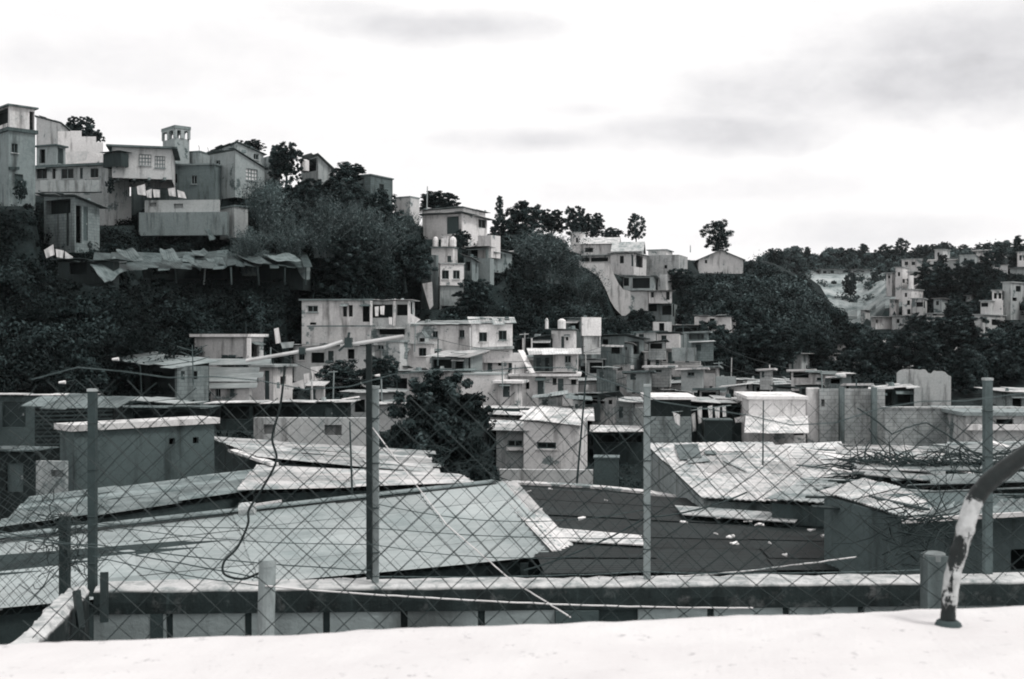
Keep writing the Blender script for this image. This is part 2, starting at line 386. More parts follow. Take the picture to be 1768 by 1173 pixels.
def proto(kind):
    """unit-height plants: crown and trunk meshes"""
    if kind in PROTO: return PROTO[kind]
    k = kind[:-1]; seed = ord(kind[-1]); rng = np.random.default_rng(seed); rd = random.Random(seed)
    tb = MB(); cc = []; cr = []
    def limb(p, q, r0, r1, bend=.04):
        mid = (Vector(p)+Vector(q))/2+Vector((rd.uniform(-bend, bend), rd.uniform(-bend, bend), rd.uniform(0, bend)))
        tb.tube([p, mid, q], [r0, (r0+r1)/2, r1], 5, cap=False)
    def blob(c, r, n, k0=.10, k1=.19, sq=.85):
        for _ in range(n):
            d = rng.normal(size=3); d /= np.linalg.norm(d); f = rng.random()**.4
            cc.append(np.array(c)+d*f*np.array([r, r, r*sq])); cr.append(r*rng.uniform(k0*2, k1*2))
    if k == 'round':                           # full rounded crown on a short trunk
        limb((0, 0, 0), (0.02, 0, .34), .035, .022)
        for i in range(22):
            an = i*2.4+rd.random(); z = .26+.66*((i+.5)/22)**.9; rr = .33*math.sqrt(max(.05, 1-((z-.58)/.42)**2))*rd.uniform(.55, 1.05)
            c = (math.cos(an)*rr, math.sin(an)*rr, z); limb((0.02, 0, .28), c, .016, .004); blob(c, rd.uniform(.13, .21), 11)
        blob((0, 0, .55), .24, 16); m, lf = 85, .0185
    elif k == 'airy':                          # open crown of separate tufts, sky between
        limb((0, 0, 0), (.02, .0, .42), .026, .018)
        for i in range(40):
            an = i*2.4+rd.random(); z = .24+.72*(i+.5)/40; rr = .36*math.sqrt(max(.06, 1-((z-.6)/.4)**2))*rd.uniform(.35, 1.05)
            c = (math.cos(an)*rr, math.sin(an)*rr, z); limb((.02, 0, rd.uniform(.2, .45)), c, .012, .003); blob(c, rd.uniform(.07, .115), 7, .2, .33, .75)
        m, lf = 70, .014
    elif k == 'spire':                         # narrow ragged tree
        limb((0, 0, 0), (.0, .0, .95), .02, .004)
        for i in range(24):
            z = .16+.82*i/24; rr = .17*(1.08-z)*rd.uniform(.5, 1.3); an = i*2.4
            c = (math.cos(an)*rr, math.sin(an)*rr, z); limb((0, 0, z-.06), c, .007, .002); blob(c, rd.uniform(.07, .115)*(1.3-z*.6), 7, .2, .33)
        m, lf = 60, .016
    elif k == 'bush':
        for i in range(4): limb((0, 0, 0), (rd.uniform(-.3, .3), rd.uniform(-.3, .3), .55), .018, .006)
        for i in range(14):
            an = i*2.4+rd.random(); rr = rd.uniform(.05, .38); blob((math.cos(an)*rr, math.sin(an)*rr, rd.uniform(.15, .72)), rd.uniform(.15, .26), 11)
        m, lf = 85, .021
    if k == 'reed':                            # bamboo clump: arching canes with hanging narrow leaves
        cen = []; nr = []; sz = []
        for i in range(150):
            an = rd.uniform(0, 6.283); le = rd.uniform(.55, 1.05); sp = rd.uniform(.05, .62); b0 = (rd.uniform(-.16, .16), rd.uniform(-.16, .16))
            pts = []
            for j in range(9):
                s_ = j/8; pts.append((b0[0]+math.cos(an)*sp*s_**1.9, b0[1]+math.sin(an)*sp*s_**1.9, le*(s_*1.0-.30*sp*s_**3.2)))
            tb.tube(pts, [.006*(1-.8*j/8) for j in range(9)], 3, cap=False)
            for j in range(2, 9):
                for _ in range(13):
                    f = rd.random(); p = np.array(pts[j-1])*(1-f)+np.array(pts[j])*f
                    cen.append(p+rng.normal(size=3)*.028-np.array([0, 0, .012])); nr.append(rng.normal(size=3)+np.array([math.cos(an), math.sin(an), .5])); sz.append(rd.uniform(.016, .034))
        cen = np.array(cen); tone = np.clip(.55+rng.normal(size=len(cen))*.22, 0, 1)
        crown = leafmesh('crown', cen, np.array(nr), np.array(sz), tone, 'f7', .24); tm = tb.mesh('canes', 'w20')
    else:
        cc = np.array(cc); cr = np.array(cr); c4 = clumps(cc, cr, m, lf)
        crown = leafmesh('crown', *c4, 'f4'); tm = tb.mesh('trunk', 't9')
    PROTO[kind] = (crown, tm); return PROTO[kind]
def plant(kind, label, px, yb, wpx, hpx, d, cat='tree', name=None, group=None, rot=None, dn=.3):
    """a plant whose base shows at (px, yb), wpx wide and hpx tall in the photo, d metres away"""
    crown, tm = proto(kind); k = kind[:-1]
    nat = {'round': .78, 'airy': .78, 'spire': .36, 'bush': 1.0, 'reed': 1.15}[k]
    H = hpx/F*d+dn; Wd = wpx/F*d; g = at(px, yb, d); g.z -= dn
    o = bpy.data.objects.new(name or {'round': 'broadleaf_tree', 'airy': 'open_crowned_tree', 'spire': 'slender_tree', 'bush': 'bush', 'reed': 'bamboo_clump'}[k], None); COL.objects.link(o)
    o.location = g; o.scale = (Wd/nat, Wd/nat, H); o.rotation_euler.z = rot if rot is not None else (px*7.3+yb) % 6.28
    tag(o, label, cat, group)
    for nm, me in (('crown', crown), ('trunk' if k != 'reed' else 'cane_stems', tm)):
        c = bpy.data.objects.new(nm, me); COL.objects.link(c); c.parent = o
    return o
# ------------------------------------------------------------------ ground heights: photo column -> (depth, photo row)
GC = {
 -700: [(40,760),(58,690),(70,560),(80,450),(92,345),(110,325),(300,380)],
 0:   [(46,735),(62,655),(72,540),(80,432),(88,345),(100,332),(130,345),(300,480)],
 150: [(50,725),(66,650),(78,520),(84,428),(95,388),(101,352),(108,330),(300,500)],
 300: [(55,715),(78,640),(86,520),(92,445),(100,395),(106,355),(112,335),(300,510)],
 500: [(58,705),(80,660),(90,584),(96,500),(102,400),(108,330),(125,322),(300,530)],
 650: [(58,705),(80,665),(90,592),(98,520),(106,430),(113,368),(130,362),(300,545)],
 800: [(60,700),(82,650),(92,605),(110,545),(125,475),(135,425),(146,405),(300,545)],
 900: [(60,700),(84,650),(95,605),(112,570),(130,500),(145,430),(160,412),(300,545)],
 1000:[(60,720),(90,668),(105,625),(122,575),(140,520),(155,462),(175,440),(195,432),(350,545)],
 1100:[(60,735),(95,675),(110,640),(128,590),(150,530),(170,478),(185,452),(205,440),(350,545)],
 1200:[(60,735),(95,680),(115,645),(135,590),(160,520),(185,468),(200,452),(225,450),(350,548)],
 1320:[(60,735),(95,680),(130,640),(155,580),(180,510),(205,455),(225,452),(260,520),(330,486),(360,462),(420,452)],
 1400:[(60,735),(100,672),(140,630),(170,590),(200,535),(222,482),(235,500),(262,560),(330,540),(362,478),(400,452),(450,446)],
 1465:[(60,735),(100,672),(145,625),(180,596),(215,566),(235,566),(262,578),(320,556),(362,480),(400,455),(460,446)],
 1550:[(60,735),(100,672),(145,630),(180,600),(215,575),(260,555),(300,520),(350,480),(400,458),(470,444)],
 1650:[(60,735),(95,690),(130,655),(160,606),(185,560),(215,505),(240,470),(262,452),(320,446),(470,440)],
 1768:[(60,735),(95,685),(125,645),(150,590),(172,540),(200,490),(230,458),(262,446),(320,440),(470,436)],
 2500:[(60,735),(95,665),(120,600),(140,540),(170,480),(200,440),(240,425),(300,425),(470,430)],
}
GX = sorted(GC)
def gcol(px, d):
    c = GC[px]
    if d <= c[0][0]:
        d0, y0 = c[0]; z0 = zat(y0, d0); zc = -3.4 if d < 9 else (-3.4-(d-9)*.55 if d < 18 else -8.35)
        f = max(0, min(1, (d-34)/(d0-34)))
        return zc*(1-f)+z0*f if d > 18 else zc
    for (da, ya), (db, yb) in zip(c, c[1:]):
        if d <= db:
            f = (d-da)/(db-da); return zat(ya, da)*(1-f)+zat(yb, db)*f
    return zat(c[-1][1], c[-1][0])
def ground(px, d):
    p = min(max(px, GX[0]), GX[-1])
    for a, b in zip(GX, GX[1:]):
        if p <= b:
            f = (p-a)/(b-a); f = f*f*(3-2*f); z = gcol(a, d)*(1-f)+gcol(b, d)*f; break
    x = (px-CX)/F*d
    if d > 280: z += bare(px, d)*(2.2*noise.noise(Vector((x*.11, d*.05, 3)))+1.1*noise.noise(Vector((x*.33, d*.2, 8))))
    if d > 40: z += .9*noise.noise(Vector((x*.09, d*.09, 1)))+.35*noise.noise(Vector((x*.35, d*.35, 5)))
    return z
def bare(px, d):
    """pale eroded earth of the far ravine side and a few scars"""
    s = 0
    for bx, bd, rx, rd_, v in ((1435, 352, 48, 24, 1), (1500, 345, 40, 26, .9), (1545, 320, 34, 34, .6), (1350, 196, 16, 10, .7), (905, 118, 20, 6, .7), (1470, 290, 40, 26, .5)):
        q = ((px-bx)/rx)**2+((d-bd)/rd_)**2
        s = max(s, v*max(0, min(1, 1.6-q*1.1)))
    return s
def build_terrain():
    cols = list(range(-1400, 3200, 16)); ds = [2.5, 6, 10, 14, 18, 24, 30, 37]+[40+i*1.6 for i in range(140)]+[264+i*4 for i in range(56)]+[500, 620, 900, 1500, 2500, 4000]
    mb = MB(); idx = {}; z0 = np.array([[ground(c, d) if d < 489 else ground(c, 488) for c in cols] for d in ds])
    ca = np.array(cols)
    for i, d in enumerate(ds):                 # bring the ground up to the foot of each house
        for (x0, y0, x1, y1, hd) in HOUSES:
            if hd > 64 and hd-6 < d < hd+5:
                k = (ca > x0-2) & (ca < x1+2); z0[i, k] = np.maximum(z0[i, k], np.minimum(z0[i, k]+3.6, zat(y1, hd)-.25-.9*max(0, hd-1.0-d)))
    for i, d in enumerate(ds):                 # cut the ground down where a built front stands clear of it
        for (x0, y0, x1, y1, hd) in BOXES:
            if d < hd-.05:
                lim = zat(y1+3, d); k = (ca > x0-10) & (ca < x1+10); z0[i, k] = np.minimum(z0[i, k], lim)
            elif d < hd+7:
                lim = zat(y1, hd)-.05; k = (ca > x0-4) & (ca < x1+4); z0[i, k] = np.minimum(z0[i, k], lim+max(0, d-hd-3)*.5)
    for i, d in enumerate(ds):
        for j, c in enumerate(cols): mb.v.append(((c-CX)/F*d, d, z0[i, j]))
    W_ = len(cols)
    for i in range(len(ds)-1):
        for j in range(W_-1):
            mb.f.append((i*W_+j, i*W_+j+1, (i+1)*W_+j+1, (i+1)*W_+j)); mb.uv += [(0, 0)]*4
            mb.t.append(bare(cols[j]+8, (ds[i]+ds[i+1])/2))
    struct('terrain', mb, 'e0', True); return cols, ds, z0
def scatter(name, label, px0, px1, d0, d1, n, r, m, leaf, mat='f5', domes=0, dr=2.5, lift=.25, sky=None):
    """greenery that covers a slope as one mass: low clumps, and domed crowns standing out of them"""
    cc = []; cr = []; ct = []; tries = 0; nd = 0
    while len(cc) < n and tries < n*8:
        tries += 1
        px = random.uniform(px0, px1); d = math.sqrt(random.uniform(d0*d0, d1*d1)); big = nd < domes
        if random.random() < bare(px, d)*(.97 if d < 280 else .8): continue
        rr = dr*random.uniform(.55, 1.5) if big else r*min(2.6, random.lognormvariate(-.12, .42)); z = tz(px, d)+rr*lift; rp = rr*F/d*1.05; y = CY-z*F/d
        if any(x0-rp < px < x1+rp and y0-rp*.8 < y < y1+rp*(1.3 if big else .6) and d-rr*.9 < hd+.5 for x0, y0, x1, y1, hd in BOXES): continue
        if sky:                                # the ridge is low growth: nothing stands above its own crest line
            lim = float(np.interp(px, [q[0] for q in sky], [q[1] for q in sky])); top = CY-(z+rr*(1.35 if big else .9))*F/d
            if top < lim: continue
        x = (px-CX)/F*d
        if not big: cc.append((x, d, z)); cr.append(rr); ct.append(random.gauss(.24, .15)); continue
        nd += 1; hgt = random.uniform(.7, 1.35); dt = random.gauss(.42, .24)
        for k in range(24):
            u = random.uniform(0, 6.283); v = math.acos(random.uniform(-.15, 1)); q = random.uniform(.75, 1.05)
            cc.append((x+rr*q*math.sin(v)*math.cos(u), d+rr*q*math.sin(v)*math.sin(u), z+rr*q*hgt*math.cos(v))); cr.append(rr*random.uniform(.22, .42)); ct.append(dt+random.gauss(0, .1))
    cc = np.array(cc); c4 = clumps(cc, np.array(cr), m, leaf, .75, .5, np.clip(np.array(ct), .02, .95)[:, None])
    o = bpy.data.objects.new(name, leafmesh(name, *c4, mat)); COL.objects.link(o); o['kind'] = 'stuff'; o['label'] = label
def tz(px, d):
    j = (px-TC[0])/(TC[1]-TC[0]); j0 = max(0, min(len(TC)-2, int(j))); f = j-j0
    i = int(np.searchsorted(TD, d))-1; i = max(0, min(len(TD)-2, i)); g = (d-TD[i])/(TD[i+1]-TD[i])
    return float((TZ[i, j0]*(1-f)+TZ[i, j0+1]*f)*(1-g)+(TZ[i+1, j0]*(1-f)+TZ[i+1, j0+1]*f)*g)
# ================================================================== upper left hill
t = T('tall_house', 'tall narrow grey house with a white top storey at the left edge of the hilltop', 'house')
B(t, -75, 15, 61, 226, 350, 80, 45, 'k24', 'slab', [(20,248,31,264),(25,301,40,325,'d'),(-30,250,-15,266)], o=.15, rt=.25, rm='k10')
B(t, -70, 17, 60, 183, 224, 80.1, 45, 'p45', 'slab', [(-14,190,14,217,'o'),(51,193,59,225,'o')], o=.2, rt=.12, rm='k16', dn=0, name='upper_wall')
lb_ = MB(); q0, q1 = at(15.5, 291, 79.9), at(61.5, 291, 81.75); lb_.beam(q0, q1, .16, .2); t.part('ledge', lb_, 'k07')
t = T('balcony_house', 'pale house with a long balcony and many dark windows, beside the tall narrow house', 'house')
r = B(t, 61, 187, 224, 286, 333, 99, 14, 'p32', 'slab', [(63,291,81,309),(90,291,96,309),(105,291,127,309),(138,290,143,309,'d'),(156,291,170,307),(198,291,214,308)], o=.35, rt=.22, rm='k14')
B(t, 131, 188, 227, 334, 388, 99, 14, 'p36', 'none', [(198,335,214,349),(137,336,150,352,'d')], dn=.3, name='lower_wall')
bm_ = MB(); bm_.beam(at(70, 331, 97.6), at(172, 331, 97.4), .9, .14); t.part('balcony_slab', bm_, 'k29')
bm_ = MB(); bm_.beam(at(70, 321.5, 97.2), at(172, 321.5, 97.0), .12, 1.0); t.part('balcony_parapet', bm_, 'p30')
t = T('rooftop_shed', 'dark boarded shed on the roof of the balcony house', 'shed')
B(t, 178, 209, 222, 263, 285, 96.3, 25, 'w5', 'sheet', [], o=.15, rm='c20', dn=.1)
t = T('rooftop_room', 'small grey room with a dark doorway set back on the balcony house roof', 'house')
B(t, 63, 97, 113, 252, 285, 104, 20, 'p22', 'slab', [(68,258,78,282,'o'),(100,256,110,283,'d')], o=.2, rm='k11', dn=.1)
t = T('stepped_house', 'white house whose side wall climbs in steps behind the balcony house', 'house')
B(t, 63, 105, 122, 214, 262, 112, 25, 'p40', 'sheet', [], o=.3, rm='c35', dA=.9, dB=-.6)
wb = MB()
for x0, x1, y0, y1 in ((100,121,227,292),(121,141,226,292),(141,166,236,292),(166,178,246,292)):
    wb.box8([at(x0,y1,109), at(x1,y1,109), at(x1,y1,109.4), at(x0,y1,109.4)], [at(x0,y0,109), at(x1,y0,109), at(x1,y0,109.4), at(x0,y0,109.4)])
t.part('stepped_wall', wb, 'p56')
t = T('window_house', 'white house on brackets with two wide pale gridded windows, right of the balcony house', 'house')
B(t, 193, 193.5, 297, 254, 307, 97, 76, 'p39', 'slab', [(240,267,261,286,'g'),(267,270,285,290,'g')], o=.45, rt=.16, rm='k16', dn=.0)
for x in (205, 232, 258, 285): bm_ = MB(); bm_.beam(at(x, 309, 97.5), at(x-7, 313, 99.5), .2, .25); t.part('bracket', bm_, 'k22')
t = T('hillside_building', 'dark grey unfinished building under the window house with washing before it', 'house')
B(t, 226, 372, 385, 285, 352, 104, 8, 'k17', 'slab', [(298,300,306,316),(330,303,340,318),(240,318,252,336,'o')], o=.1, rt=.15, rm='k22')
t = T('terrace_wall', 'low whitish balcony wall with posts under the dark grey unfinished building', 'wall')
B(t, 250, 378, 382, 345, 366, 98, 4, 'p33', 'none', [(258,350,270,357,'o'),(300,352,316,360,'o')], lb=.3)
B(t, 240, 392, 400, 366, 386, 97.5, 4, 'k24', 'none', [], lb=.6, name='retaining_wall')
t = T('belvedere_tower', 'square rooftop tower with an arched open lookout on top', 'tower')
r = B(t, 281, 302, 327, 238, 285, 106, 48, 'p26', 'none', [], dn=.5)
tm = MB()
C_, A_, B_, D_ = r['C'], r['A'], r['B'], r['D']; hh = zat(222, 106)-C_.z
for P_, Q_ in ((A_, C_), (C_, B_), (B_, D_), (D_, A_)):
    e_ = (Q_-P_); L_ = e_.length; e_ /= L_; nn = e_.cross(Vector((0, 0, 1)))
    for half in (0, 1):                        # two arches a side
        s0, s1 = L_*half/2, L_*(half+1)/2; pw = .16
        for s_ in ((s0, s0+pw), (s1-pw, s1)):
            tm.box(P_+e_*(s_[0]+s_[1])/2+Vector((0, 0, hh*.5)), e_*pw/2, nn*.11, Vector((0, 0, hh*.5)))
        for i in range(8):
            a0 = math.pi*i/8; a1 = math.pi*(i+1)/8; rr = (s1-s0)/2-pw; cm = (s0+s1)/2
            x0_, x1_ = cm-rr*math.cos(a0), cm-rr*math.cos(a1); zl = hh*.62+max(math.sin(a0), math.sin(a1))*hh*.24
            tm.box(P_+e_*(x0_+x1_)/2+Vector((0, 0, (zl+hh)/2)), e_*(x1_-x0_)/2, nn*.1, Vector((0, 0, (hh-zl)/2)))
t.part('arches', tm, 'p26')
cm_ = MB(); up_ = Vector((0, 0, hh)); cen_ = (C_+D_)/2
slab(cm_, [cen_+(x-cen_)*1.12+up_+Vector((0, 0, .3)) for x in (C_, B_, D_, A_)], .29); t.part('roof', cm_, 'k24')
t = T('parapet_house', 'low grey house behind the lookout tower with a flat parapet roof', 'house')
B(t, 298, 345, 362, 263, 300, 107, 18, 'p23', 'slab', [(318,272,326,284)], o=.05, rm='k20')
t = T('gabled_workshop', 'big bare grey house with stepped rooflines and one pale gridded window', 'house')
B(t, 345, 409, 455, 247, 300, 109, 36, 'p27', 'sheet', [(438,266,447,276)], dA=-.8, dB=-.7, o=.2, rm='c25')
B(t, 362, 406, 457, 260, 322, 104, 40, 'p25', 'sheet', [(425,292,445,312,'g'),(372,277,380,286)], dA=0, dB=-1.3, o=.2, rm='c22', name='front_wall')
B(t, 452, 471, 484, 268, 305, 108, 50, 'p27', 'none', [(475,288,480,298)], name='side_wall')
t = T('lean_to_loft', 'open dark shed with a sloping roof on the hilltop between two trees', 'shed')
B(t, 520, 549, 573, 270, 300, 110, 46, 'p29', 'sheet', [(523,274,546,297,'o')], dA=-.2, dB=-1.1, o=.35, rm='c40')
tk = MB(); c0 = at(526, 296, 108.4)
tk.tube([c0, c0+Vector((0, 0, 1.0)), c0+Vector((0, 0, 1.1))], [.42, .42, .2], 10); single('water_tank', 'white drum standing in front of the open dark shed on the hilltop', 'water tank', tk, 'p56', loc=c0)
t = T('long_grey_house', 'long dark grey block house half hidden by the hilltop bushes', 'house')
B(t, 530, 640, 678, 303, 356, 113, 30, 'b16', 'slab', [(560,312,570,324),(600,314,610,326),(655,318,663,330)], o=.1, rm='k16')
t = T('white_outbuilding', 'small patch of pale wall of an outbuilding among dark bushes under the grey workshop', 'outbuilding')
B(t, 380, 405, 428, 357, 390, 98, 50, 'p33', 'slab', [], o=.1, rm='k19')
t = T('sloping_roof_shed', 'shed with a long slanting roof and open dark front on the left slope', 'shed')
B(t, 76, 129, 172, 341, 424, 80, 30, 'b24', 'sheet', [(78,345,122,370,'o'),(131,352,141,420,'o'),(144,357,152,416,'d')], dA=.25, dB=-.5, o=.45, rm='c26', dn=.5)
# ================================================================== central ridge
t = T('ridge_block', 'plain pale box of a house beside the long grey house on the skyline', 'house')
B(t, 681, 708, 724, 341, 368, 118, 30, 'p44', 'slab', [], o=.05, rm='k30')
t = T('ridge_shack', 'white walled shack with a wide tin roof on the ridge above the narrow tower house', 'shack')
B(t, 731, 797, 841, 369, 412, 118, 34, 'p56', 'sheet', [(771,374,792,404,'d'),(826,377,839,394)], dA=.1, dB=-.25, o=.6, rm='c36')
B(t, 729, 800, 838, 359, 370, 121, 34, 'p50', 'sheet', [], dB=-.2, o=.3, rm='c40', name='rear_wall')
t = T('laundry_terrace', 'small pale terrace wall with plants below the white walled shack', 'wall')
B(t, 825, 848, 864, 406, 428, 114, 35, 'p50', 'none', [])
t = T('tower_house', 'narrow tower house of three pale stacked storeys with two square windows, on stilts', 'house')
B(t, 745, 782, 790, 428, 458, 110, 12, 'p56', 'slab', [(772,442,779,453,'d')], o=.1, rm='k24')
B(t, 758, 760, 801, 456, 493, 108.5, 78, 'p60', 'slab', [(763,467,775,482),(782,467,794,482)], dn=0, o=.1, rt=.1, name='middle_wall')
B(t, 758, 760, 801, 494, 528, 108.7, 78, 'k40', 'slab', [], dn=0, o=.12, rt=.12, rm='k30', name='lower_wall')
B(t, 727, 745, 757, 440, 532, 109.5, 40, 'k26', 'none', [], name='side_wall')
for x in (761, 784, 799):
    lg = MB(); lg.beam(at(x, 528, 108.9), at(x, 552, 108.9), .22); t.part('stilt', lg, 'k40')
t = T('pale_rock_wall', 'pale plastered retaining wall tapering at the foot of the tower house', 'wall')
wb = MB(); P5 = [(729,490),(746,487),(748,528),(742,535),(728,526)]
wb.box8([at(x,y,108.2) for x, y in P5[:2]+P5[2:4]], [at(x,y,108.9) for x, y in P5[:2]+P5[2:4]]); t.part('plaster_face', wb, 'p58')
for i, (x0, x1, y0, y1) in enumerate(((747,757,411,426),(762,774,409,426),(776,788,410,426))):
    mbx = MB(); c = at((x0+x1)/2, y1, 109); rw = (x1-x0)/2/F*109
    if i == 1: mbx.box(c+Vector((0, 0, .45)), (rw, 0, 0), (0, .4, 0), (0, 0, .46)); mbx.box(c+Vector((0, 0, .94)), (rw*1.08, 0, 0), (0, .44, 0), (0, 0, .03))
    else: mbx.tube([c, c+Vector((0, 0, .6)), c+Vector((0, 0, .85)), c+Vector((0, 0, .95))], [rw, rw, rw*.75, rw*.2], 10)
    single('water_tank', ['leftmost white drum on the tower house roof', 'square white tank in the middle of the tower house roof', 'rightmost white drum on the tower house roof'][i], 'water tank', mbx, 'p80', 'tanks on the tower house roof', loc=c)
t = T('tin_shed', 'dark tin roofed shed on the slope right of the tower house', 'shed')
B(t, 808, 842, 884, 428, 452, 114, 28, 'p20', 'sheet', [(812,431,838,448,'o'),(848,432,866,446,'o')], dB=-.3, o=.4, rm='c34')
B(t, 826, 846, 853, 446, 492, 113, 20, 'k30', 'none', [], name='foundation_wall')
t = T('small_lean_to', 'small grey lean to roof wedged between the tower house and the dark tin shed', 'shed')
B(t, 801, 815, 826, 447, 470, 111, 35, 'p18', 'sheet', [(803,452,812,468,'o')], dB=-.3, dA=.3, o=.3, rm='c42')
# ---- right end of the ridge
t = T('white_roof_house', 'house with a bright white pitched roof on the ridge beside the tall trees', 'house')
B(t, 1004, 1066, 1074, 420, 440, 196, 8, 'p46', 'gable', [(1010,428,1024,436)], rise=1.2, o=.4, rm='c80')
B(t, 985, 1003, 1009, 402, 432, 200, 20, 'p52', 'slab', [(994,411,998,419)], o=.1, name='annex_wall')
t = T('grey_gable_house', 'grey roofed gabled house right of the white pitched roof on the ridge', 'house')
B(t, 1058, 1108, 1118, 433, 446, 192, 10, 'p36', 'gable', [(1078,434,1084,441)], rise=1.7, o=.35, rm='c52')
t = T('veranda_house', 'long low house with a dark veranda at the top of the grey bluff', 'house')
B(t, 1000, 1054, 1096, 441, 462, 176, 20, 'p44', 'slab', [(1003,445,1018,452,'o'),(1020,445,1050,452,'o'),(1070,444,1076,453,'o')], o=.5, rm='k40')
B(t, 1054, 1094, 1116, 438, 474, 174, 24, 'p46', 'sheet', [(1070,442,1077,455),(1090,440,1094,460,'d'),(1098,442,1110,462,'o')], o=.4, rm='c50', name='side_wall')
t = T('block_house', 'wide pale block walled house with one small hole, left of the gabled skyline house', 'house')
B(t, 1111, 1172, 1193, 441, 476, 180, 22, 'b50', 'flat', [(1147,458,1152,464,'o')], o=.02, rt=.1, rm='k48')
B(t, 1119, 1150, 1161, 432, 443, 184, 20, 'p44', 'slab', [], o=.25, rm='k30', name='upper_wall')
t = T('skyline_gable', 'low wide gabled house alone on the skyline under the single airy tree', 'house')
B(t, 1206, 1283, 1290, 448, 470, 205, 6, 'p46', 'gable', [(1217,449,1221,455)], rise=1.7, gd='B', o=.5, rm='c30', la=8, lb=7)
t = T('bluff_house', 'tall grey house down the bluff with a white lower front and two dark slits', 'house')
pb = MB(); sil = [(1000,455),(1053,455),(1060,474),(1068,490),(1076,500),(1088,503),(1088,548),(1074,546),(1062,533),(1054,520),(1046,500),(1034,478)]
fr_ = [at(x, y, 158) for x, y in sil]; bk_ = [at(x, y, 164) for x, y in sil]
pb.face(fr_[::-1]); pb.face(bk_)
for i in range(len(sil)): j = (i+1) % len(sil); pb.face([fr_[i], fr_[j], bk_[j], bk_[i]])
t.part('bluff_wall', pb, 'p46'); BOXES.extend([(1006, 454, 1056, 474, 157.5), (1034, 474, 1090, 498, 157.5), (1056, 498, 1090, 544, 157.5)])
B(t, 1088, 1119, 1124, 503, 532, 158, 5, 'p42', 'sheet', [], o=.3, rm='c50', lb=9)
B(t, 1120, 1160, 1164, 503, 524, 157.6, 5, 'p64', 'sheet', [(1124,504,1129,514),(1150,503,1156,518)], o=.5, rm='c52', dn=0, name='front_wall')
B(t, 1076, 1128, 1150, 478, 503, 164, 14, 'p26', 'sheet', [(1070,480,1086,494,'o'),(1092,480,1122,498,'o')], o=.6, rm='c42', dB=-.4, name='upper_wall')
B(t, 1119, 1160, 1186, 525, 562, 158.5, 18, 'k30', 'none', [(1120,526,1134,538,'o'),(1143,528,1160,544,'o')], name='lower_wall')
t = T('side_terrace', 'pale open terrace wall on the right of the bluff house', 'wall')
B(t, 1136, 1150, 1160, 474, 502, 166, 30, 'p40', 'none', [])
# ================================================================== far right hillside
def far(label, x0, xc, x1, yt, yb, d, yaw, m, w=(), roof='slab', **k):
    t = T('hillside_house', label, 'house', 'houses on the far right hillside'); B(t, x0, xc, x1, yt, yb, d, yaw, m, roof, w, **{'o': .2, 'dn': 3, **k}); return t
far('slim white house at the left end of the far hillside, above the pale ravine bank', 1546, 1558, 1567, 462, 496, 232, 40, 'p58', [(1550,470,1554,477),(1558,482,1563,489)])
far('wide low pale house with flat roof behind the slim white house', 1557, 1592, 1606, 448, 466, 245, 20, 'p46', [(1562,452,1568,458),(1574,452,1580,458)])
far('boxy pale house highest on the far skyline, above a round dark bush', 1614, 1628, 1640, 431, 452, 262, 40, 'p42', [(1618,436,1622,442)])
far('long grey terrace of flat roofs stepping right below the boxy skyline house', 1606, 1650, 1672, 449, 462, 240, 18, 'p38', [(1655,452,1660,459),(1612,452,1618,458)], o=.5, rm='p60')
far('grey house with one dark window in the middle of the far hilltop', 1657, 1684, 1704, 441, 466, 236, 28, 'p30', [(1688,447,1695,456),(1664,446,1669,453)])
far('white walled house with a long bright roof edge near the dark column tree', 1686, 1705, 1730, 433, 452, 252, 30, 'p56', [(1708,438,1714,446)], o=.9, rm='p75')
far('cropped pale house with windows at the right edge of the far skyline', 1757, 1790, 1800, 435, 460, 236, 20, 'p54', [(1760,441,1764,450),(1767,441,1771,450)])
far('small white house with a striped roof under the slim white house', 1572, 1590, 1602, 474, 500, 226, 30, 'p50', [(1576,480,1582,486)], 'sheet', rm='c70')
t = far('stacked pale house with a tall white chimney stack on the ravine slope', 1558, 1573, 1594, 500, 552, 206, 40, 'p52', [(1562,506,1566,513),(1566,519,1571,527),(1566,534,1572,543)])
ch = MB(); ch.beam(at(1573, 500, 207), at(1573, 476, 207), .7); t.part('chimney', ch, 'p75')
far('pale house with a dark porch window, built against the stacked house with chimney', 1574, 1594, 1615, 516, 552, 200, 26, 'p42', [(1582,522,1595,530,'o')])
far('small pale cube house standing alone among dark bushes below the stacked house', 1600, 1618, 1632, 542, 566, 186, 36, 'p44', [(1610,539,1622,545)])
far('low white roofed house at the foot of the pale ravine bank', 1504, 1512, 1548, 548, 566, 204, 70, 'p52', [(1510,552,1516,558)], 'sheet', rm='c80', o=.6)
far('little white hut among trees below the far hillside, left of two small roofs', 1508, 1520, 1530, 578, 592, 176, 40, 'p56', [(1512,582,1515,588)], 'sheet', rm='c70')
far('pale two room house half sunk in the dark trees at the valley foot', 1576, 1596, 1632, 578, 604, 166, 34, 'p40', [(1583,584,1589,592),(1604,584,1610,592)], 'sheet', rm='c60', o=.5)
far('bright sliver of white wall among the dark trees at the valley foot', 1630, 1642, 1652, 588, 602, 158, 45, 'p70', [], 'sheet', rm='c70')
far('grey multi storey house at the right edge with a single square window on top', 1731, 1745, 1810, 488, 552, 176, 50, 'p34', [(1754,494,1763,504),(1760,528,1766,536),(1748,514,1756,520,'o')])
far('white house with two arched openings, left of the grey multi storey house', 1713, 1730, 1737, 502, 520, 172, 25, 'p66', [(1716,506,1721,516,'o'),(1724,506,1729,516,'o')])
far('pale house with an open balcony below the two arched openings', 1693, 1711, 1736, 520, 545, 170, 30, 'p42', [(1694,523,1706,530,'o'),(1716,524,1722,531)])
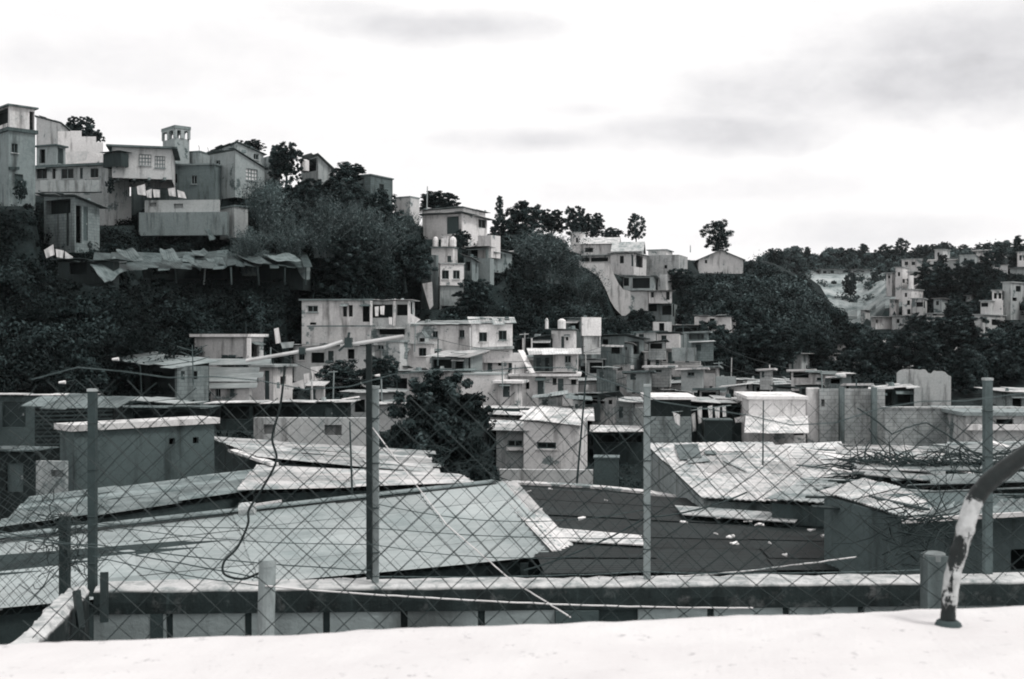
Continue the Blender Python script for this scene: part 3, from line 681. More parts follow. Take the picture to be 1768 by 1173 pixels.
far('lowest pale house of the right cluster with two rows of dark windows', 1682, 1698, 1735, 544, 586, 166, 40, 'p40', [(1701,552,1708,558),(1712,552,1732,562,'o'),(1701,565,1707,571)])
far('white shed roof peeping through the bushes right of the grey hilltop house', 1716, 1740, 1757, 458, 466, 226, 20, 'p40', [], 'sheet', rm='c60')
for i, (x0, x1, y0, y1, lb) in enumerate(((1418,1456,462,473,'longer white roofed shed in front of the distant tall trees'),(1470,1502,462,471,'shorter row shed right of the longer white roofed shed under the distant trees'))):
    t = T('distant_shed', lb, 'shed', 'sheds below the distant trees'); B(t, x0, x1, x1+2, y0+4, y1, 372, 4, 'p30', 'sheet', [(x0+3,y0+6,x0+9,y1-1,'o'),(x0+16,y0+6,x0+22,y1-1,'o')], rm='c80', o=.8, dn=3)
for x0, xc, x1, yt, yb, d, yaw, m_, w_, rf, lb in (
 (1569,1582,1595,470,488,228,35,'p48',[(1573,474,1578,480)],'slab','pale house tucked right of the slim white house'),
 (1604,1630,1645,459,466,238,15,'p40',[],'sheet','low hut under a long white roof below the boxy skyline house'),
 (1658,1670,1680,464,474,232,30,'p44',[(1661,467,1665,472)],'slab','small pale house below the grey hilltop house'),
 (1714,1724,1732,457,467,240,30,'p42',[],'sheet','tiny pale house among dark trees beside the white walled hilltop house'),
 (1744,1775,1785,464,473,226,20,'p30',[],'sheet','long hut with a white roof at the right edge of the far hilltop'),
 (1612,1626,1636,516,536,198,30,'p30',[(1616,520,1621,527)],'sheet','grey shed right of the pale house with a dark porch window'),
 (1540,1568,1582,546,566,202,25,'p40',[(1548,551,1553,558)],'slab','pale walled house at the foot of the stacked house with chimney'),
 (1536,1545,1552,518,532,214,35,'p50',[],'sheet','tiny white roofed shed left of the stacked house with chimney'),
 (1546,1572,1580,600,608,168,20,'p40',[],'sheet','thin white roof lying among trees left of the pale two room house'),
 (1486,1494,1502,536,548,262,35,'p42',[],'sheet','tiny pale shed on the ravine bank'),
 (1660,1672,1682,548,562,190,40,'p36',[(1663,551,1668,557)],'slab','small grey cube house in the dark trees left of the right cluster'),
 (1530,1540,1548,472,488,250,35,'p46',[(1533,476,1537,481)],'slab','pale hut left of the slim white house on the ravine edge')):
    far(lb, x0, xc, x1, yt, yb, d, yaw, m_, w_, rf, rm='c76' if rf == 'sheet' else 'k44', o=.4)
# ================================================================== middle rows of the settlement
t = T('flat_roof_house', 'grey box house with a white flat roof standing against the dark slope on the left', 'house')
B(t, 336, 427, 455, 582, 690, 77, 22, 'p44', 'slab', [(433,593,447,616,'o')], o=.25, rt=.2, rm='p82')
cp = MB(); cp.beam(at(430, 630, 76.8), at(430, 584, 76.8), .25); t.part('corner_post', cp, 'p70')
t = T('barn', 'dark open barn with a sagging roof, left of the grey box house', 'barn')
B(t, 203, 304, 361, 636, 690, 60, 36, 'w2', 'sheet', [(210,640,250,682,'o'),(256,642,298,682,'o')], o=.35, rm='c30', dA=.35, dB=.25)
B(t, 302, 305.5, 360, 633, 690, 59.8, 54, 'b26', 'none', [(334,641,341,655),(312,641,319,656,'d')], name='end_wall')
t = T('slatted_lean_to', 'lean to with slatted sloping boards leaning on the barn end wall', 'shed')
B(t, 364, 430, 436, 667, 695, 63, 8, 'p46', 'sheet', [(371,671,381,686),(396,669,405,686,'d')], o=.3, rm='w40', lb=3.5, dB=.9, swap=True, sw=.32, jit=4)
t = T('corner_house', 'small white house with one square window beside a dark door, below the white flat roof', 'house')
B(t, 424, 472, 505, 634, 700, 71, 22, 'p54', 'slab', [(436,641,446,657),(456,640,465,690,'d'),(484,650,494,664,'o')], o=.35, rt=.14, rm='k40')
t = T('row_house', 'low row house with dark windows behind the bush and the laundry', 'house')
B(t, 507, 640, 648, 598, 668, 80, 10, 'p40', 'sheet', [(537,609,560,627,'o'),(566,606,576,627,'d'),(516,608,526,622),(600,603,612,620,'o')], o=.3, rm='c46')
t = T('porch_house', 'long pale house with an open laundry porch, highest of the middle rows', 'house')
B(t, 521, 640, 652, 519, 592, 89, 4, 'p46', 'slab', [(531,528,549,539),(592,527,599,547),(602,527,609,547),(626,528,638,556,'o'),(535,557,546,561,'o')], o=.2, rt=.12, rm='k24')
B(t, 641, 707, 716, 520, 592, 89.2, 4, 'p38', 'sheet', [(643,526,678,549,'o'),(685,526,704,545,'o'),(655,567,699,578,'o')], o=.35, rm='c66', name='porch_wall')
for x in (641, 681, 706):
    ps = MB(); ps.beam(at(x, 563, 88.9), at(x, 520, 88.9), .18); t.part('post', ps, 'p66')
ld = MB(); ld.beam(at(530, 563.5, 88.85), at(648, 563, 88.6), .12, .1); t.part('ledge', ld, 'k18')
t = T('plain_house', 'tall plain grey wall house with one high window, right of the dark pole', 'house')
B(t, 645, 690, 704, 591, 662, 80, 30, 'p40', 'slab', [(651,596,662,604)], o=.1, rm='k34')
t = T('garage_house', 'low house with a wide dark garage opening under the plain grey wall house', 'house')
B(t, 672, 776, 786, 643, 694, 76, 6, 'p46', 'sheet', [(679,653,703,674,'o'),(714,654,720,672,'d'),(745,655,765,674,'o')], o=.35, rm='c44')
t = T('two_part_house', 'big pale house with a grey wing and a white front with two square windows', 'house')
B(t, 708, 812, 830, 562, 620, 89, 6, 'p48', 'sheet', [(747,572,756,583),(793,570,802,583),(750,605,760,612)], o=.2, rm='c44', la=9, lb=9, dB=.35)
B(t, 813, 815, 885, 560, 604, 86.6, 84, 'p72', 'sheet', [(827,574,841,590),(861,571,875,587)], o=.25, rm='c56', name='white_wall', la=9, lb=9, dA=.35, swap=True)
B(t, 830, 832, 878, 606, 650, 86.9, 84, 'p74', 'none', [(842,623,850,645,'d'),(860,621,866,632)], dn=.5, name='lower_wall')
ld = MB(); ld.beam(at(814, 603, 86.3), at(887, 600, 86.8), .3, .22); t.part('ledge', ld, 'k44')
pp = MB(); pp.tube([at(812, 606, 86.2), at(811.5, 566, 86.2)], .07, 6); t.part('downpipe', pp, 'm70')
t = T('annex_house', 'small white annex with one window stuck to the front of the grey left wing', 'house')
B(t, 684, 744, 750, 594, 640, 84, 6, 'p58', 'slab', [(723,601,736,615),(697,604,705,616,'o')], o=.2, rt=.16, rm='k52')
t = T('doghouse_roof', 'tiny pointed dark dormer on the white annex roof', 'dormer')
B(t, 722, 734, 740, 582, 592, 83.6, 10, 'p30', 'gable', [(724,584,733,591,'o')], rise=.35, gd='B', o=.08, rm='c30', la=1, lb=1.2, dn=.05)
t = T('veranda_shack', 'shack with a pale tin awning over a dark veranda, below the big pale house', 'shack')
B(t, 744, 804, 833, 618, 656, 80, 16, 'k34', 'sheet', [(746,621,780,636,'o'),(786,621,801,642,'o')], o=.4, rm='c60', dB=.3, rh=.0)
t = T('retaining_house', 'broad blank pale wall above the near white roof, right of the round dark tree', 'house')
B(t, 796, 866, 876, 648, 702, 76, 6, 'p54', 'slab', [], o=.06, rt=.12, rm='k40', lb=4)
t = T('door_house', 'tiny house with a dark door under a white slab, left of the leaning ladder', 'house')
B(t, 861, 893, 902, 662, 702, 75, 10, 'p58', 'slab', [(868,665,880,686,'d')], o=.4, rt=.16, rm='p66', lb=3)
t = T('ladder_house', 'two storey house with a leaning white plank and a white tin porch roof', 'house')
B(t, 884, 997, 1004, 650, 702, 80, 4, 'p46', 'slab', [(928,654,939,686,'d'),(954,653,961,665),(963,654,973,684,'d'),(986,653,995,665),(908,655,914,672,'o')], o=.25, rt=.16, rm='p70', lb=6)
B(t, 955, 997, 1003, 613, 642, 80.6, 4, 'p50', 'none', [(975,614,986,627)], dn=0, name='upper_wall', lb=4.5)
B(t, 921, 954.5, 956, 613, 642, 82.5, 4, 'p16', 'none', [(926,618,934,641,'d'),(941,618,948,641,'d')], dn=0, name='porch_wall', lb=2.6)
B(t, 884, 905, 908, 610, 645, 81.5, 4, 'p54', 'none', [], dn=0, name='side_wall', lb=3)
mb = MB(); sheets(mb, at(997, 612, 79.9), at(921, 613, 79.9), at(918, 603, 84.5), at(996, 603, 84.5), .3); t.part('porch_roof', mb, 'c82')
pl = MB(); pl.beam(at(899, 605, 80.2), at(919, 645, 79.4), .55, .06); single('plank', 'long white plank leaning against the upper porch of the two storey house', 'plank', pl, 'p76')
t = T('little_white_house', 'little white house with a slit door and tiny window, above the white tin porch roof', 'house')
B(t, 952, 991, 998, 571, 606, 92, 6, 'p60', 'sheet', [(969,581,974,601,'d'),(977,580,981,588)], o=.2, rm='c34', lb=4)
t = T('pergola_shed', 'dark open shed under a slanting roof on thin poles, left of the little white house', 'shed')
B(t, 894, 950, 956, 580, 608, 91, 5, 'w4', 'sheet', [(897,585,920,604,'o'),(924,585,948,604,'o')], o=.3, rm='c22', dA=-.4, lb=4)
for x in (903, 918):
    ps = MB(); ps.tube([at(x, 610, 88.5), at(x, 584, 88.5)], .06, 6); t.part('pole', ps, 'p50')
for i, (x0, x1, y0, y1) in enumerate(((941,947,550,560),(963,977,548,561))):
    mbx = MB(); c = at((x0+x1)/2, y1+8, 95); rw = (x1-x0)/2/F*95
    mbx.tube([c, c+Vector((0, 0, .75)), c+Vector((0, 0, .9))], [rw, rw, rw*.3], 10)
    single('water_tank', ['small white tank on the shelf above the little white house', 'larger white tank above the little white house'][i], 'water tank', mbx, 'p80', loc=c)
t = T('bright_wall_house', 'house showing a bright blank white wall with a dark sloping roof on its left', 'house')
B(t, 978, 1003, 1038, 551, 612, 97, 46, 'p22', 'sheet', [(982,556,1000,572,'o')], o=.3, rm='c28', la=9)
B(t, 1003, 1005, 1038, 548, 580, 96.6, 70, 'p70', 'none', [], dn=0, name='white_wall', lb=4)
B(t, 1006, 1008, 1037, 580, 612, 96.8, 70, 'p40', 'none', [(1022,580,1035,600,'o')], dn=0, name='lower_wall', lb=4)
t = T('patched_shack', 'patched shack with a crooked brushy roof and a white beam across its front', 'shack')
B(t, 1038, 1078, 1112, 580, 620, 98, 22, 'w26', 'sheet', [(1040,586,1050,596,'o'),(1055,600,1074,611,'o'),(1084,590,1104,612,'o')], o=.5, rm='w20', dA=-.1, dB=-.4, jit=2)
bmx = MB(); bmx.beam(at(1039, 597, 96.6), at(1077, 598, 96.4), .1, .16); t.part('crossbeam', bmx, 'p64')
t = T('dark_porch', 'dark porch between the white tin porch and the small windowed house', 'porch')
B(t, 1000, 1041, 1044, 622, 656, 97, 4, 'p34', 'sheet', [(1002,627,1014,652,'o'),(1018,626,1040,645,'o')], o=.3, rm='c46', lb=4)
t = T('windowed_house', 'pale low house with small square windows and white sills in the right middle row', 'house')
B(t, 1041, 1087, 1090, 611, 655, 101, 4, 'p56', 'slab', [(1066,622,1073,638,'d'),(1077,622,1083,631)], o=.15, rt=.1, rm='p60', lb=5)
B(t, 1088, 1113, 1115, 616, 655, 103, 4, 'p40', 'slab', [(1102,618,1110,637,'d')], o=.1, rt=.1, name='middle_wall', lb=4)
B(t, 1113, 1141, 1145, 609, 655, 100.6, 4, 'p62', 'slab', [(1117,620,1123,631),(1132,619,1138,631)], o=.2, rt=.1, rm='p60', name='right_wall', lb=5)
sl = MB(); sl.box(at(1079, 634, 100.3), (.75, 0, 0), (0, .5, 0), (0, 0, .16)); t.part('sill', sl, 'p78')
t = T('column_house', 'grey house with pale wall piers and two dark doorways right of the small windowed house', 'house')
B(t, 1142, 1209, 1222, 604, 650, 104, 10, 'p46', 'sheet', [(1144,609,1150,624,'o'),(1153,608,1165,628,'d'),(1183,607,1190,626,'d')], o=.5, rm='c54')
ld = MB(); ld.beam(at(1142, 633, 103.2), at(1212, 632, 103.6), .3, .12); t.part('ledge', ld, 'p50')
t = T('doorway_house', 'grey house with an open doorway between pale piers and a jutting tin roof', 'house')
B(t, 1128, 1160, 1163, 556, 602, 113, 6, 'p44', 'none', [(1138,558,1147,592,'o')], lb=4)
B(t, 1161, 1195, 1206, 574, 602, 112, 14, 'k34', 'none', [], name='lower_wall')
B(t, 1163, 1206, 1212, 564, 576, 114, 6, 'p12', 'sheet', [(1166,566,1203,575,'o')], o=.6, rm='c64', dB=-.3, dn=0, name='shelter', jit=1.6)
t = T('rubble_terrace', 'broken pale terrace wall strewn with tin, below the big bushy slope', 'wall')
B(t, 1199, 1262, 1296, 548, 570, 126, 16, 'p50', 'sheet', [(1225,550,1234,558,'o')], o=.2, rm='c50', jit=3, dA=.1)
t = T('arched_house', 'long pale house with an arched doorway and a pair of arched windows', 'house')
B(t, 1000, 1119, 1128, 659, 700, 88, 4, 'p46', 'sheet', [(1059,666,1070,686,'d'),(1091,667,1097,680),(1100,667,1106,680)], o=.35, rm='c44', lb=5)
for cx_, r_, yy in ((1064.5, .34, 666), (1094, .19, 667), (1103, .19, 667)):
    c = at(cx_, yy, 87.84); arc = MB()
    arc.face([c+Vector((math.cos(math.pi*i/8)*r_, 0, math.sin(math.pi*i/8)*r_*1.1)) for i in range(9)]); t.part('fanlight', arc, 'g')
t = T('square_window_shack', 'shack with one square window and a dark side opening, below the pale wall piers', 'shack')
B(t, 1121, 1196, 1216, 662, 700, 85, 10, 'p46', 'sheet', [(1172,673,1180,683),(1199,663,1213,676,'o'),(1146,666,1156,680,'o')], o=.4, rm='c46', dA=-.25, jit=1.6)
t = T('row_shack', 'long pale row shack with two dark doors under a wavy tin roof', 'shack')
B(t, 1217, 1299, 1306, 658, 700, 90, 4, 'p48', 'sheet', [(1251,659,1260,674,'d'),(1285,659,1293,672,'d'),(1225,662,1232,670)], o=.4, rm='c50', jit=1.6, lb=4)
t = T('junk_roof_shack', 'low shack with a jumbled tin roof, right of the long pale row shack', 'shack')
B(t, 1302, 1396, 1420, 666, 700, 84, 12, 'p24', 'sheet', [(1342,669,1392,684,'o'),(1306,669,1334,682,'o')], o=.5, rm='c48', jit=2.4, la=9, lb=9)
t = T('tree_hut', 'small hut with a pale roof beside the big dark round bush', 'hut')
B(t, 1362, 1384, 1398, 612, 645, 128, 30, 'p34', 'sheet', [(1366,618,1370,640,'d')], o=.6, rm='c64')
t = T('low_shed', 'low shed with a long pale roof in the trees left of the ruined wall', 'shed')
B(t, 1396, 1470, 1486, 648, 672, 112, 10, 'p20', 'sheet', [(1410,650,1450,664,'o')], o=.4, rm='c62', jit=2, lb=7)
t = T('ruined_wall', 'ruined pale wall with a ragged top standing among dark trees on the right', 'wall')
wb = MB(); xs = np.linspace(1548, 1642, 20); tops = [644, 640, 638, 638, 638, 637, 638, 638, 639, 638, 638, 644, 645, 640, 641, 641, 641, 643, 648, 650]
for i in range(19): wb.box8([at(xs[i], 706, 95), at(xs[i+1], 706, 95), at(xs[i+1], 706, 95.6), at(xs[i], 706, 95.6)], [at(xs[i], tops[i], 95), at(xs[i+1], tops[i+1], 95), at(xs[i+1], tops[i+1], 95.6), at(xs[i], tops[i], 95.6)])
t.part('masonry', wb, 'k50'); BOXES.append((1550, 636, 1640, 706, 95))
t = T('dark_shack', 'dark shack with a ragged white roof edge in front of the ruined wall', 'shack')
B(t, 1506, 1578, 1596, 672, 716, 82, 14, 'k4', 'sheet', [(1512,678,1540,700,'o'),(1550,678,1572,696,'o')], o=.4, rm='c72', jit=2.2, dA=-.2)
# ---- third row
t = T('block_wall', 'tall unfinished concrete block wall with darker piers on the right', 'wall')
B(t, 1394, 1416, 1420, 671, 778, 62.5, 10, 'p58', 'none', [(1411,688,1425,703,'o')], name='pale_wall', lb=1)
B(t, 1415, 1528, 1530, 672, 778, 62, 3, 'b46', 'none', [(1418,690,1424,702,'o')], lb=.3)
for x in (1453, 1509):
    ps = MB(); ps.beam(at(x, 780, 61.8), at(x, 669, 61.8), .26); t.part('pier', ps, 'k20')
t = T('right_block_wall', 'long low block wall running to the right edge behind the brushwood', 'wall')
B(t, 1528, 1800, 1810, 706, 780, 60, 2, 'b42', 'flat', [(1662,722,1700,736,'o')], o=.05, rt=.08, rm='k50', lb=.4)
t = T('ledge_house', 'low house with a bright white ledge right of the steel post on the right', 'house')
B(t, 1668, 1810, 1820, 718, 772, 57, 3, 'p40', 'slab', [(1720,724,1750,734,'o')], o=.3, rt=.18, rm='k30', lb=5)
ld = MB(); ld.beam(at(1670, 738, 56.8), at(1815, 738, 56.6), .2, .28); t.part('ledge', ld, 'p74')
t = T('edge_hut', 'hut with a pale tin roof cut off by the right edge of the picture', 'hut')
B(t, 1742, 1812, 1822, 680, 712, 76, 8, 'p22', 'sheet', [(1748,684,1764,704,'o')], o=.5, rm='c66', lb=6)
t = T('white_awning_house', 'pale house with a broad white awning, right of the hanging laundry', 'house')
B(t, 1293, 1391, 1397, 690, 780, 58, 4, 'p56', 'slab', [(1370,730,1388,752,'o')], o=.12, rt=.16, rm='p80', lb=5)
mb = MB(); sheets(mb, at(1391, 747, 55), at(1292, 747, 55), at(1294, 723, 57.8), at(1390, 722, 57.8), .15); t.part('awning', mb, 'c84')
t = T('laundry_shack', 'dark shack behind the hanging laundry with junk on its roof', 'shack')
B(t, 1194, 1292, 1296, 700, 772, 61, 4, 'k3', 'sheet', [(1196,704,1226,730,'o'),(1256,703,1291,728,'o'),(1232,704,1252,728,'o')], o=.4, rm='c56', jit=3, lb=5)
t = T('tarp_bin', 'big dark covered bin standing below the hanging laundry', 'bin')
B(t, 1216, 1264, 1268, 727, 765, 57, 4, 'm3', 'slab', [], o=.05, rt=.06, rm='m9', lb=1.2)
t = T('boarded_shed', 'shed with dark upper boards over a grey block base and a thin pale roof edge', 'shed')
B(t, 1123, 1193, 1198, 690, 780, 56, 3, 'w3', 'slab', [], o=.25, rt=.14, rm='p70', lb=4)
B(t, 1124, 1194, 1199, 720, 780, 55.8, 3, 'b30', 'none', [], name='base_wall', lb=3)
t = T('mottled_house', 'mottled pale house with a narrow dark door behind the white awning strip', 'house')
B(t, 1022, 1110, 1116, 697, 760, 66, 4, 'p42', 'sheet', [(1067,700,1075,716,'d')], o=.1, rm='c52', lb=5, jit=1.6)
t = T('awning_shed', 'dark lean to under a bright white awning strip beside the steel post', 'shed')
B(t, 1024, 1112, 1116, 748, 800, 56, 3, 'k4', 'none', [(1030,752,1070,764,'o'),(1076,752,1108,764,'o')], lb=3)
mb = MB(); sheets(mb, at(1111, 747, 54.6), at(1023, 748, 54.6), at(1024, 738, 57.5), at(1111, 737, 57.5), .1); t.part('awning', mb, 'c84')
t = T('slit_window_house', 'white house with two dark slit windows, right of the round dark tree', 'house')
B(t, 904, 1000, 1014, 736, 815, 52, 12, 'p54', 'sheet', [(927,764,960,775)], o=.12, rm='c76', la=5, lb=6, dA=.18, dB=.35)
B(t, 857, 904, 908, 744, 815, 53.2, 6, 'p36', 'none', [(876,760,903,772)], name='wing_wall', lb=4)
mb = MB(); sheets(mb, at(906, 744, 52.6), at(850, 744, 52.8), at(854, 716, 60), at(912, 716, 60), .2); t.part('wing_roof', mb, 'c72')
mb = MB(); sheets(mb, at(1020, 727, 55), at(850, 716, 57.5), at(836, 701, 66), at(1018, 703, 66), .2); t.part('rear_roof', mb, 'c82')
BOXES.append((836, 700, 1022, 745, 52))
sl = MB(); sl.box(at(890, 775, 53), (.42, 0, 0), (0, .12, 0), (0, 0, .07)); t.part('sill', sl, 'p64')
t = T('low_front_wall', 'low pale wall in front of the white house with slit windows', 'wall')
B(t, 862, 1024, 1030, 812, 850, 46, 3, 'p40', 'none', [], lb=.3)
t = T('long_tin_shack', 'long shack with a white roof over a dark open front, left of the dark pole', 'shack')
B(t, 372, 600, 606, 696, 742, 58, 3, 'k4', 'sheet', [(380,702,430,724,'o'),(436,702,520,724,'o'),(560,704,574,724,'d')], o=.4, rm='c78', lb=7, dA=-.12)
B(t, 602, 688, 696, 680, 742, 62, 3, 'p34', 'sheet', [(612,690,630,712,'o'),(640,690,660,706,'o')], o=.4, rm='c50', lb=6, name='end_wall')
t = T('small_roof_hut', 'small hut with a pale roof just left of the round dark tree', 'hut')
B(t, 652, 722, 728, 700, 740, 58, 4, 'p40', 'sheet', [(690,704,700,722,'o')], o=.3, rm='c66', lb=5)
t = T('crumbling_wall', 'crumbling whitish wall with patches behind the low tin roofs', 'wall')
B(t, 438, 640, 646, 722, 775, 49, 2, 'k52', 'none', [(455,733,475,750,'o'),(560,734,590,752,'o')], lb=.4)
t = T('junk_shelf_roof', 'flat light roof heaped with old boards between the dark barn and the dark slatted shed', 'roof')
B(t, 214, 326, 345, 700, 735, 53, 8, 'k4', 'sheet', [], o=.3, rm='w44', jit=3, lb=6)
t = T('long_dark_shack', 'long black shack under the boards, behind the grey wall with two square holes', 'shack')
B(t, 205, 356, 362, 707, 790, 47, 4, 'w3', 'sheet', [(230,712,330,732,'o')], o=.3, rm='c14', lb=4)
t = T('strip_roof_house', 'grey house with a long white roof strip at the left edge', 'house')
B(t, -60, 150, 156, 685, 790, 50, 3, 'k11', 'sheet', [(4,694,44,738,'d'),(60,696,90,730,'o'),(100,694,120,726,'o')], o=.3, rm='c76', lb=8)
t = T('slatted_shed', 'black slatted shed with torn dark tarps for a roof, behind the left steel post', 'shed')
B(t, 60, 196, 212, 704, 790, 41, 10, 'w2', 'sheet', [], o=.35, rm='c20', jit=2, dA=-.1, dB=.15, lb=4)
slt = MB()
for i in range(9): slt.beam(at(61, 712+i*7, 40.7), at(194, 709+i*7, 40.6), .04, .06, random.random())
t.part('slats', slt, 'w5')
t = T('grey_store', 'grey stained building with two square holes under the eave and a pale roof rim', 'building')
B(t, None, 128, 370, 745, 870, 36, 46, 'k11', 'slab', [(292,757,302,768,'o'),(333,755,343,766,'o')], o=.14, rt=.2, rm='p46', la=1.1)
t = T('dark_hut', 'dark weathered hut at the left edge with a pale box beside it', 'hut')
B(t, -60, 62, 70, 782, 905, 33, 6, 'k2', 'sheet', [(10,800,40,850,'d')], o=.3, rm='c14', lb=4)
t = T('pale_bin', 'pale dented metal bin standing in front of the dark slatted shed', 'bin')
B(t, 62, 112, 118, 797, 850, 31, 8, 'c40', 'none', [(88,812,112,824,'o')], lb=.9)
# ================================================================== near roofs
t = T('tin_roof_building', 'building with a huge grey tin roof whose ridge runs across the lower left', 'building')
R4(t, [(968,955,27.2),(-260,1075,19.5),(-200,960,23.5),(868,838,31.5)], 'r36', o=.1, swap=True, jit=.3, w=1.1, per=.3, name='tin_roof')
mb = MB(); sheets(mb, at(1006,962,27.3), at(955,955,27.1)+Vector((0,0,.06)), at(848,839,31.6)+Vector((0,0,.06)), at(892,834,31.9), .05, corr=True, w=.7, per=.17, jit=.5); t.part('edge_sheet', mb, 'c66')
mb = MB(); mb.beam(at(855,838,31.6)+Vector((0,0,.12)), at(-200,958,23.4)+Vector((0,0,.12)), .35, .04); t.part('ridge_cap', mb, 'k26')
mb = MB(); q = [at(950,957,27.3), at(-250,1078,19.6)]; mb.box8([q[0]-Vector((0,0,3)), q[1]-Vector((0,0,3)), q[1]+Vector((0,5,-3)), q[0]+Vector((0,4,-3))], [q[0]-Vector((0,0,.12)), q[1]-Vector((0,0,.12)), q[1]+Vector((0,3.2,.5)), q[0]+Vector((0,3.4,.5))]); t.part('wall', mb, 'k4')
for x in (870, 905):
    mb = MB(); mb.box(at(x, 982, 26.9)+Vector((0,-.45,.0)), (.09, 0, 0), (0, .02, 0), (0, 0, .22)); t.part('vent_hole', mb, 'k3')
t = T('black_roof_building', 'low building with a wide black tar sheet roof littered with scraps, centre right', 'building')
R4(t, [(1545,984,24.5),(955,990,24.8),(885,842,39.5),(1440,878,34.5)], 'c2', o=.05, corr=True, swap=True, jit=.6, w=1.1, per=.16, name='tar_roof')
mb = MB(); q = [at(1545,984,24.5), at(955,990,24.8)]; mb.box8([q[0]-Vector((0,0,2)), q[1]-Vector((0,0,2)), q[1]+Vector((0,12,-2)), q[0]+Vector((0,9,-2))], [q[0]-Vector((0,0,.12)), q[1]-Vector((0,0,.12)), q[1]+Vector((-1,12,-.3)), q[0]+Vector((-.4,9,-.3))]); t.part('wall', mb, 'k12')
def roofpt(px, py, up=.05):                    # point on the black roof
    P0, P1, P2 = at(1545,984,24.5), at(955,990,24.8), at(885,842,39.5); n = (P1-P0).cross(P2-P0)
    r = Vector(((px-CX)/F, 1, -(py-CY)/F)); s = P0.dot(n)/r.dot(n); return r*s+Vector((0, 0, up))
for i, (a, b, c, d_, lb) in enumerate((((938,918),(1108,933),(1112,950),(944,940),'long bright sheet laid across the front of the black roof'),((1165,880),(1386,896),(1372,910),(1178,896),'pale translucent sheet set in the far half of the black roof'))):
    mb = MB(); slab(mb, [roofpt(*p, .13) for p in (d_, c, b, a)], .03); single('roof_sheet', lb, 'sheet', mb, 'c82' if i == 0 else 'c50')
pos_ = [(913,857),(950,853),(932,890),(1046,874),(1005,906),(1180,912),(1240,905),(1290,912),(1236,932),(1262,938),(1312,918),(1330,950),(1400,926),(1420,938),(1268,949),(1355,970),(1445,958)]
for i, p in enumerate(pos_):
    c = roofpt(*p, .17); mb = MB(); r_ = random.uniform(.05, .13); an = random.uniform(0, 3)
    pts = [c+Vector((math.cos(an+k)*r_*random.uniform(.7, 1.3), math.sin(an+k)*r_*random.uniform(.5, 1.1), random.uniform(-.02, .05))) for k in (0, 1.3, 2.6, 3.9, 5.1)]
    mb.face(pts); mb.face([q-Vector((0, 0, .03)) for q in pts][::-1])
    for k in range(5): j = (k+1) % 5; mb.face([pts[k]-Vector((0, 0, .03)), pts[j]-Vector((0, 0, .03)), pts[j], pts[k]])
    single('scrap', 'pale scrap of rubbish lying on the black tar roof', 'scrap', mb, 'p60', 'scraps littering the black roof')
t = T('roof_parapet', 'low concrete parapet behind the black roof with a weathered pale top', 'wall')
mb = MB(); P_ = [(886,836,41),(1010,842,40.2),(1112,852,39.4),(1225,872,38)]
for (a, b) in zip(P_, P_[1:]):
    p, q = at(*a), at(*b); z = Vector((0, 0, 1.2)); y = Vector((0, .3, 0)); mb.box8([p-z, q-z, q-z+y, p-z+y], [p, q, q+y, p+y])
t.part('masonry', mb, 'k34')
mb = MB()
for (a, b) in zip(P_, P_[1:]): mb.beam(at(*a)+Vector((0, .15, .04)), at(*b)+Vector((0, .15, .04)), .5, .08)
t.part('coping', mb, 'p50')
t = T('white_roof_building', 'building with a broad white corrugated roof and wavy eave, right of the steel post', 'building')
R4(t, [(1428,870,33),(1217,860,33.4),(1122,768,46),(1330,766,46)], 'c64', o=.08, jit=.4, w=1.0, per=.17, name='white_roof', under=('k22', 1.6))
mb = MB(); q = [at(1120,770,46), at(1216,862,33.5)]; z = Vector((0, 0, 1.9)); mb.box8([q[0]-z, q[1]-z, q[1]-z+Vector((.3,.1,0)), q[0]-z+Vector((.3,.1,0))], [p-Vector((0,0,.1)) for p in (q[0], q[1])]+[q[1]+Vector((.3,.1,-.1)), q[0]+Vector((.3,.1,-.1))]); t.part('stone_wall', mb, 'k34')
def onp(px, py, a, b, c, up=.1):
    P0, P1, P2 = at(*a), at(*b), at(*c); n = (P1-P0).cross(P2-P0); r = Vector(((px-CX)/F, 1, -(py-CY)/F)); return r*(P0.dot(n)/r.dot(n))+Vector((0, 0, up))
for q, mt, lb, nm in ((((1174,800),(1212,798),(1204,772),(1164,774)),'c16','dark square hatch sheet lying on the broad white roof','roof_sheet'),(((1188,806),(1226,802),(1218,793),(1186,796)),'c40','small grey sheet lying below the dark hatch on the white roof','roof_sheet'),(((1218,790),(1238,790),(1234,784),(1216,784)),'c20','little dark scrap sheet beside the dark hatch on the white roof','roof_sheet'),(((1250,803),(1290,822),(1284,816),(1246,799)),'c44','grey streak of a sheet on the right half of the white roof','roof_sheet')):
    mb = MB(); slab(mb, [onp(*p, (1428,870,33),(1217,860,33.4),(1122,768,46), .14) for p in q], .03); single(nm, lb, 'sheet', mb, mt)
t = T('flat_white_roof_building', 'building with a nearly flat white roof of long panels, right of the broad white roof', 'building')
R4(t, [(1478,826,40),(1330,832,40),(1312,770,50),(1448,766,51)], 'c78', o=.1, jit=1.2, w=1.2, corr=False, name='white_roof', under=('k16', 1.4))
t = T('dark_gap_shed', 'low shed with a rusty grey corrugated roof edge beside the near block shed', 'shed')
R4(t, [(1460,872,30),(1330,862,31),(1400,828,36),(1490,846,33)], 'c40', o=.08, per=.2, w=.9, name='tin_roof', under=('k8', 1.5))
t = T('block_shed', 'near shed with stained concrete walls and a white sloping tin roof on the right', 'shed')
r = B(t, 1423, 1556, 1860, 896, 1015, 22, 79.5, 'k12', 'none', [(1745,948,1800,985,'o')], dn=1)
R4(t, [(1566,893,21.8),(1420,851,25.5),(1490,830,28.5),(1660,878,24)], 'c58', o=.05, per=.13, w=.85, jit=.7, name='tin_roof')
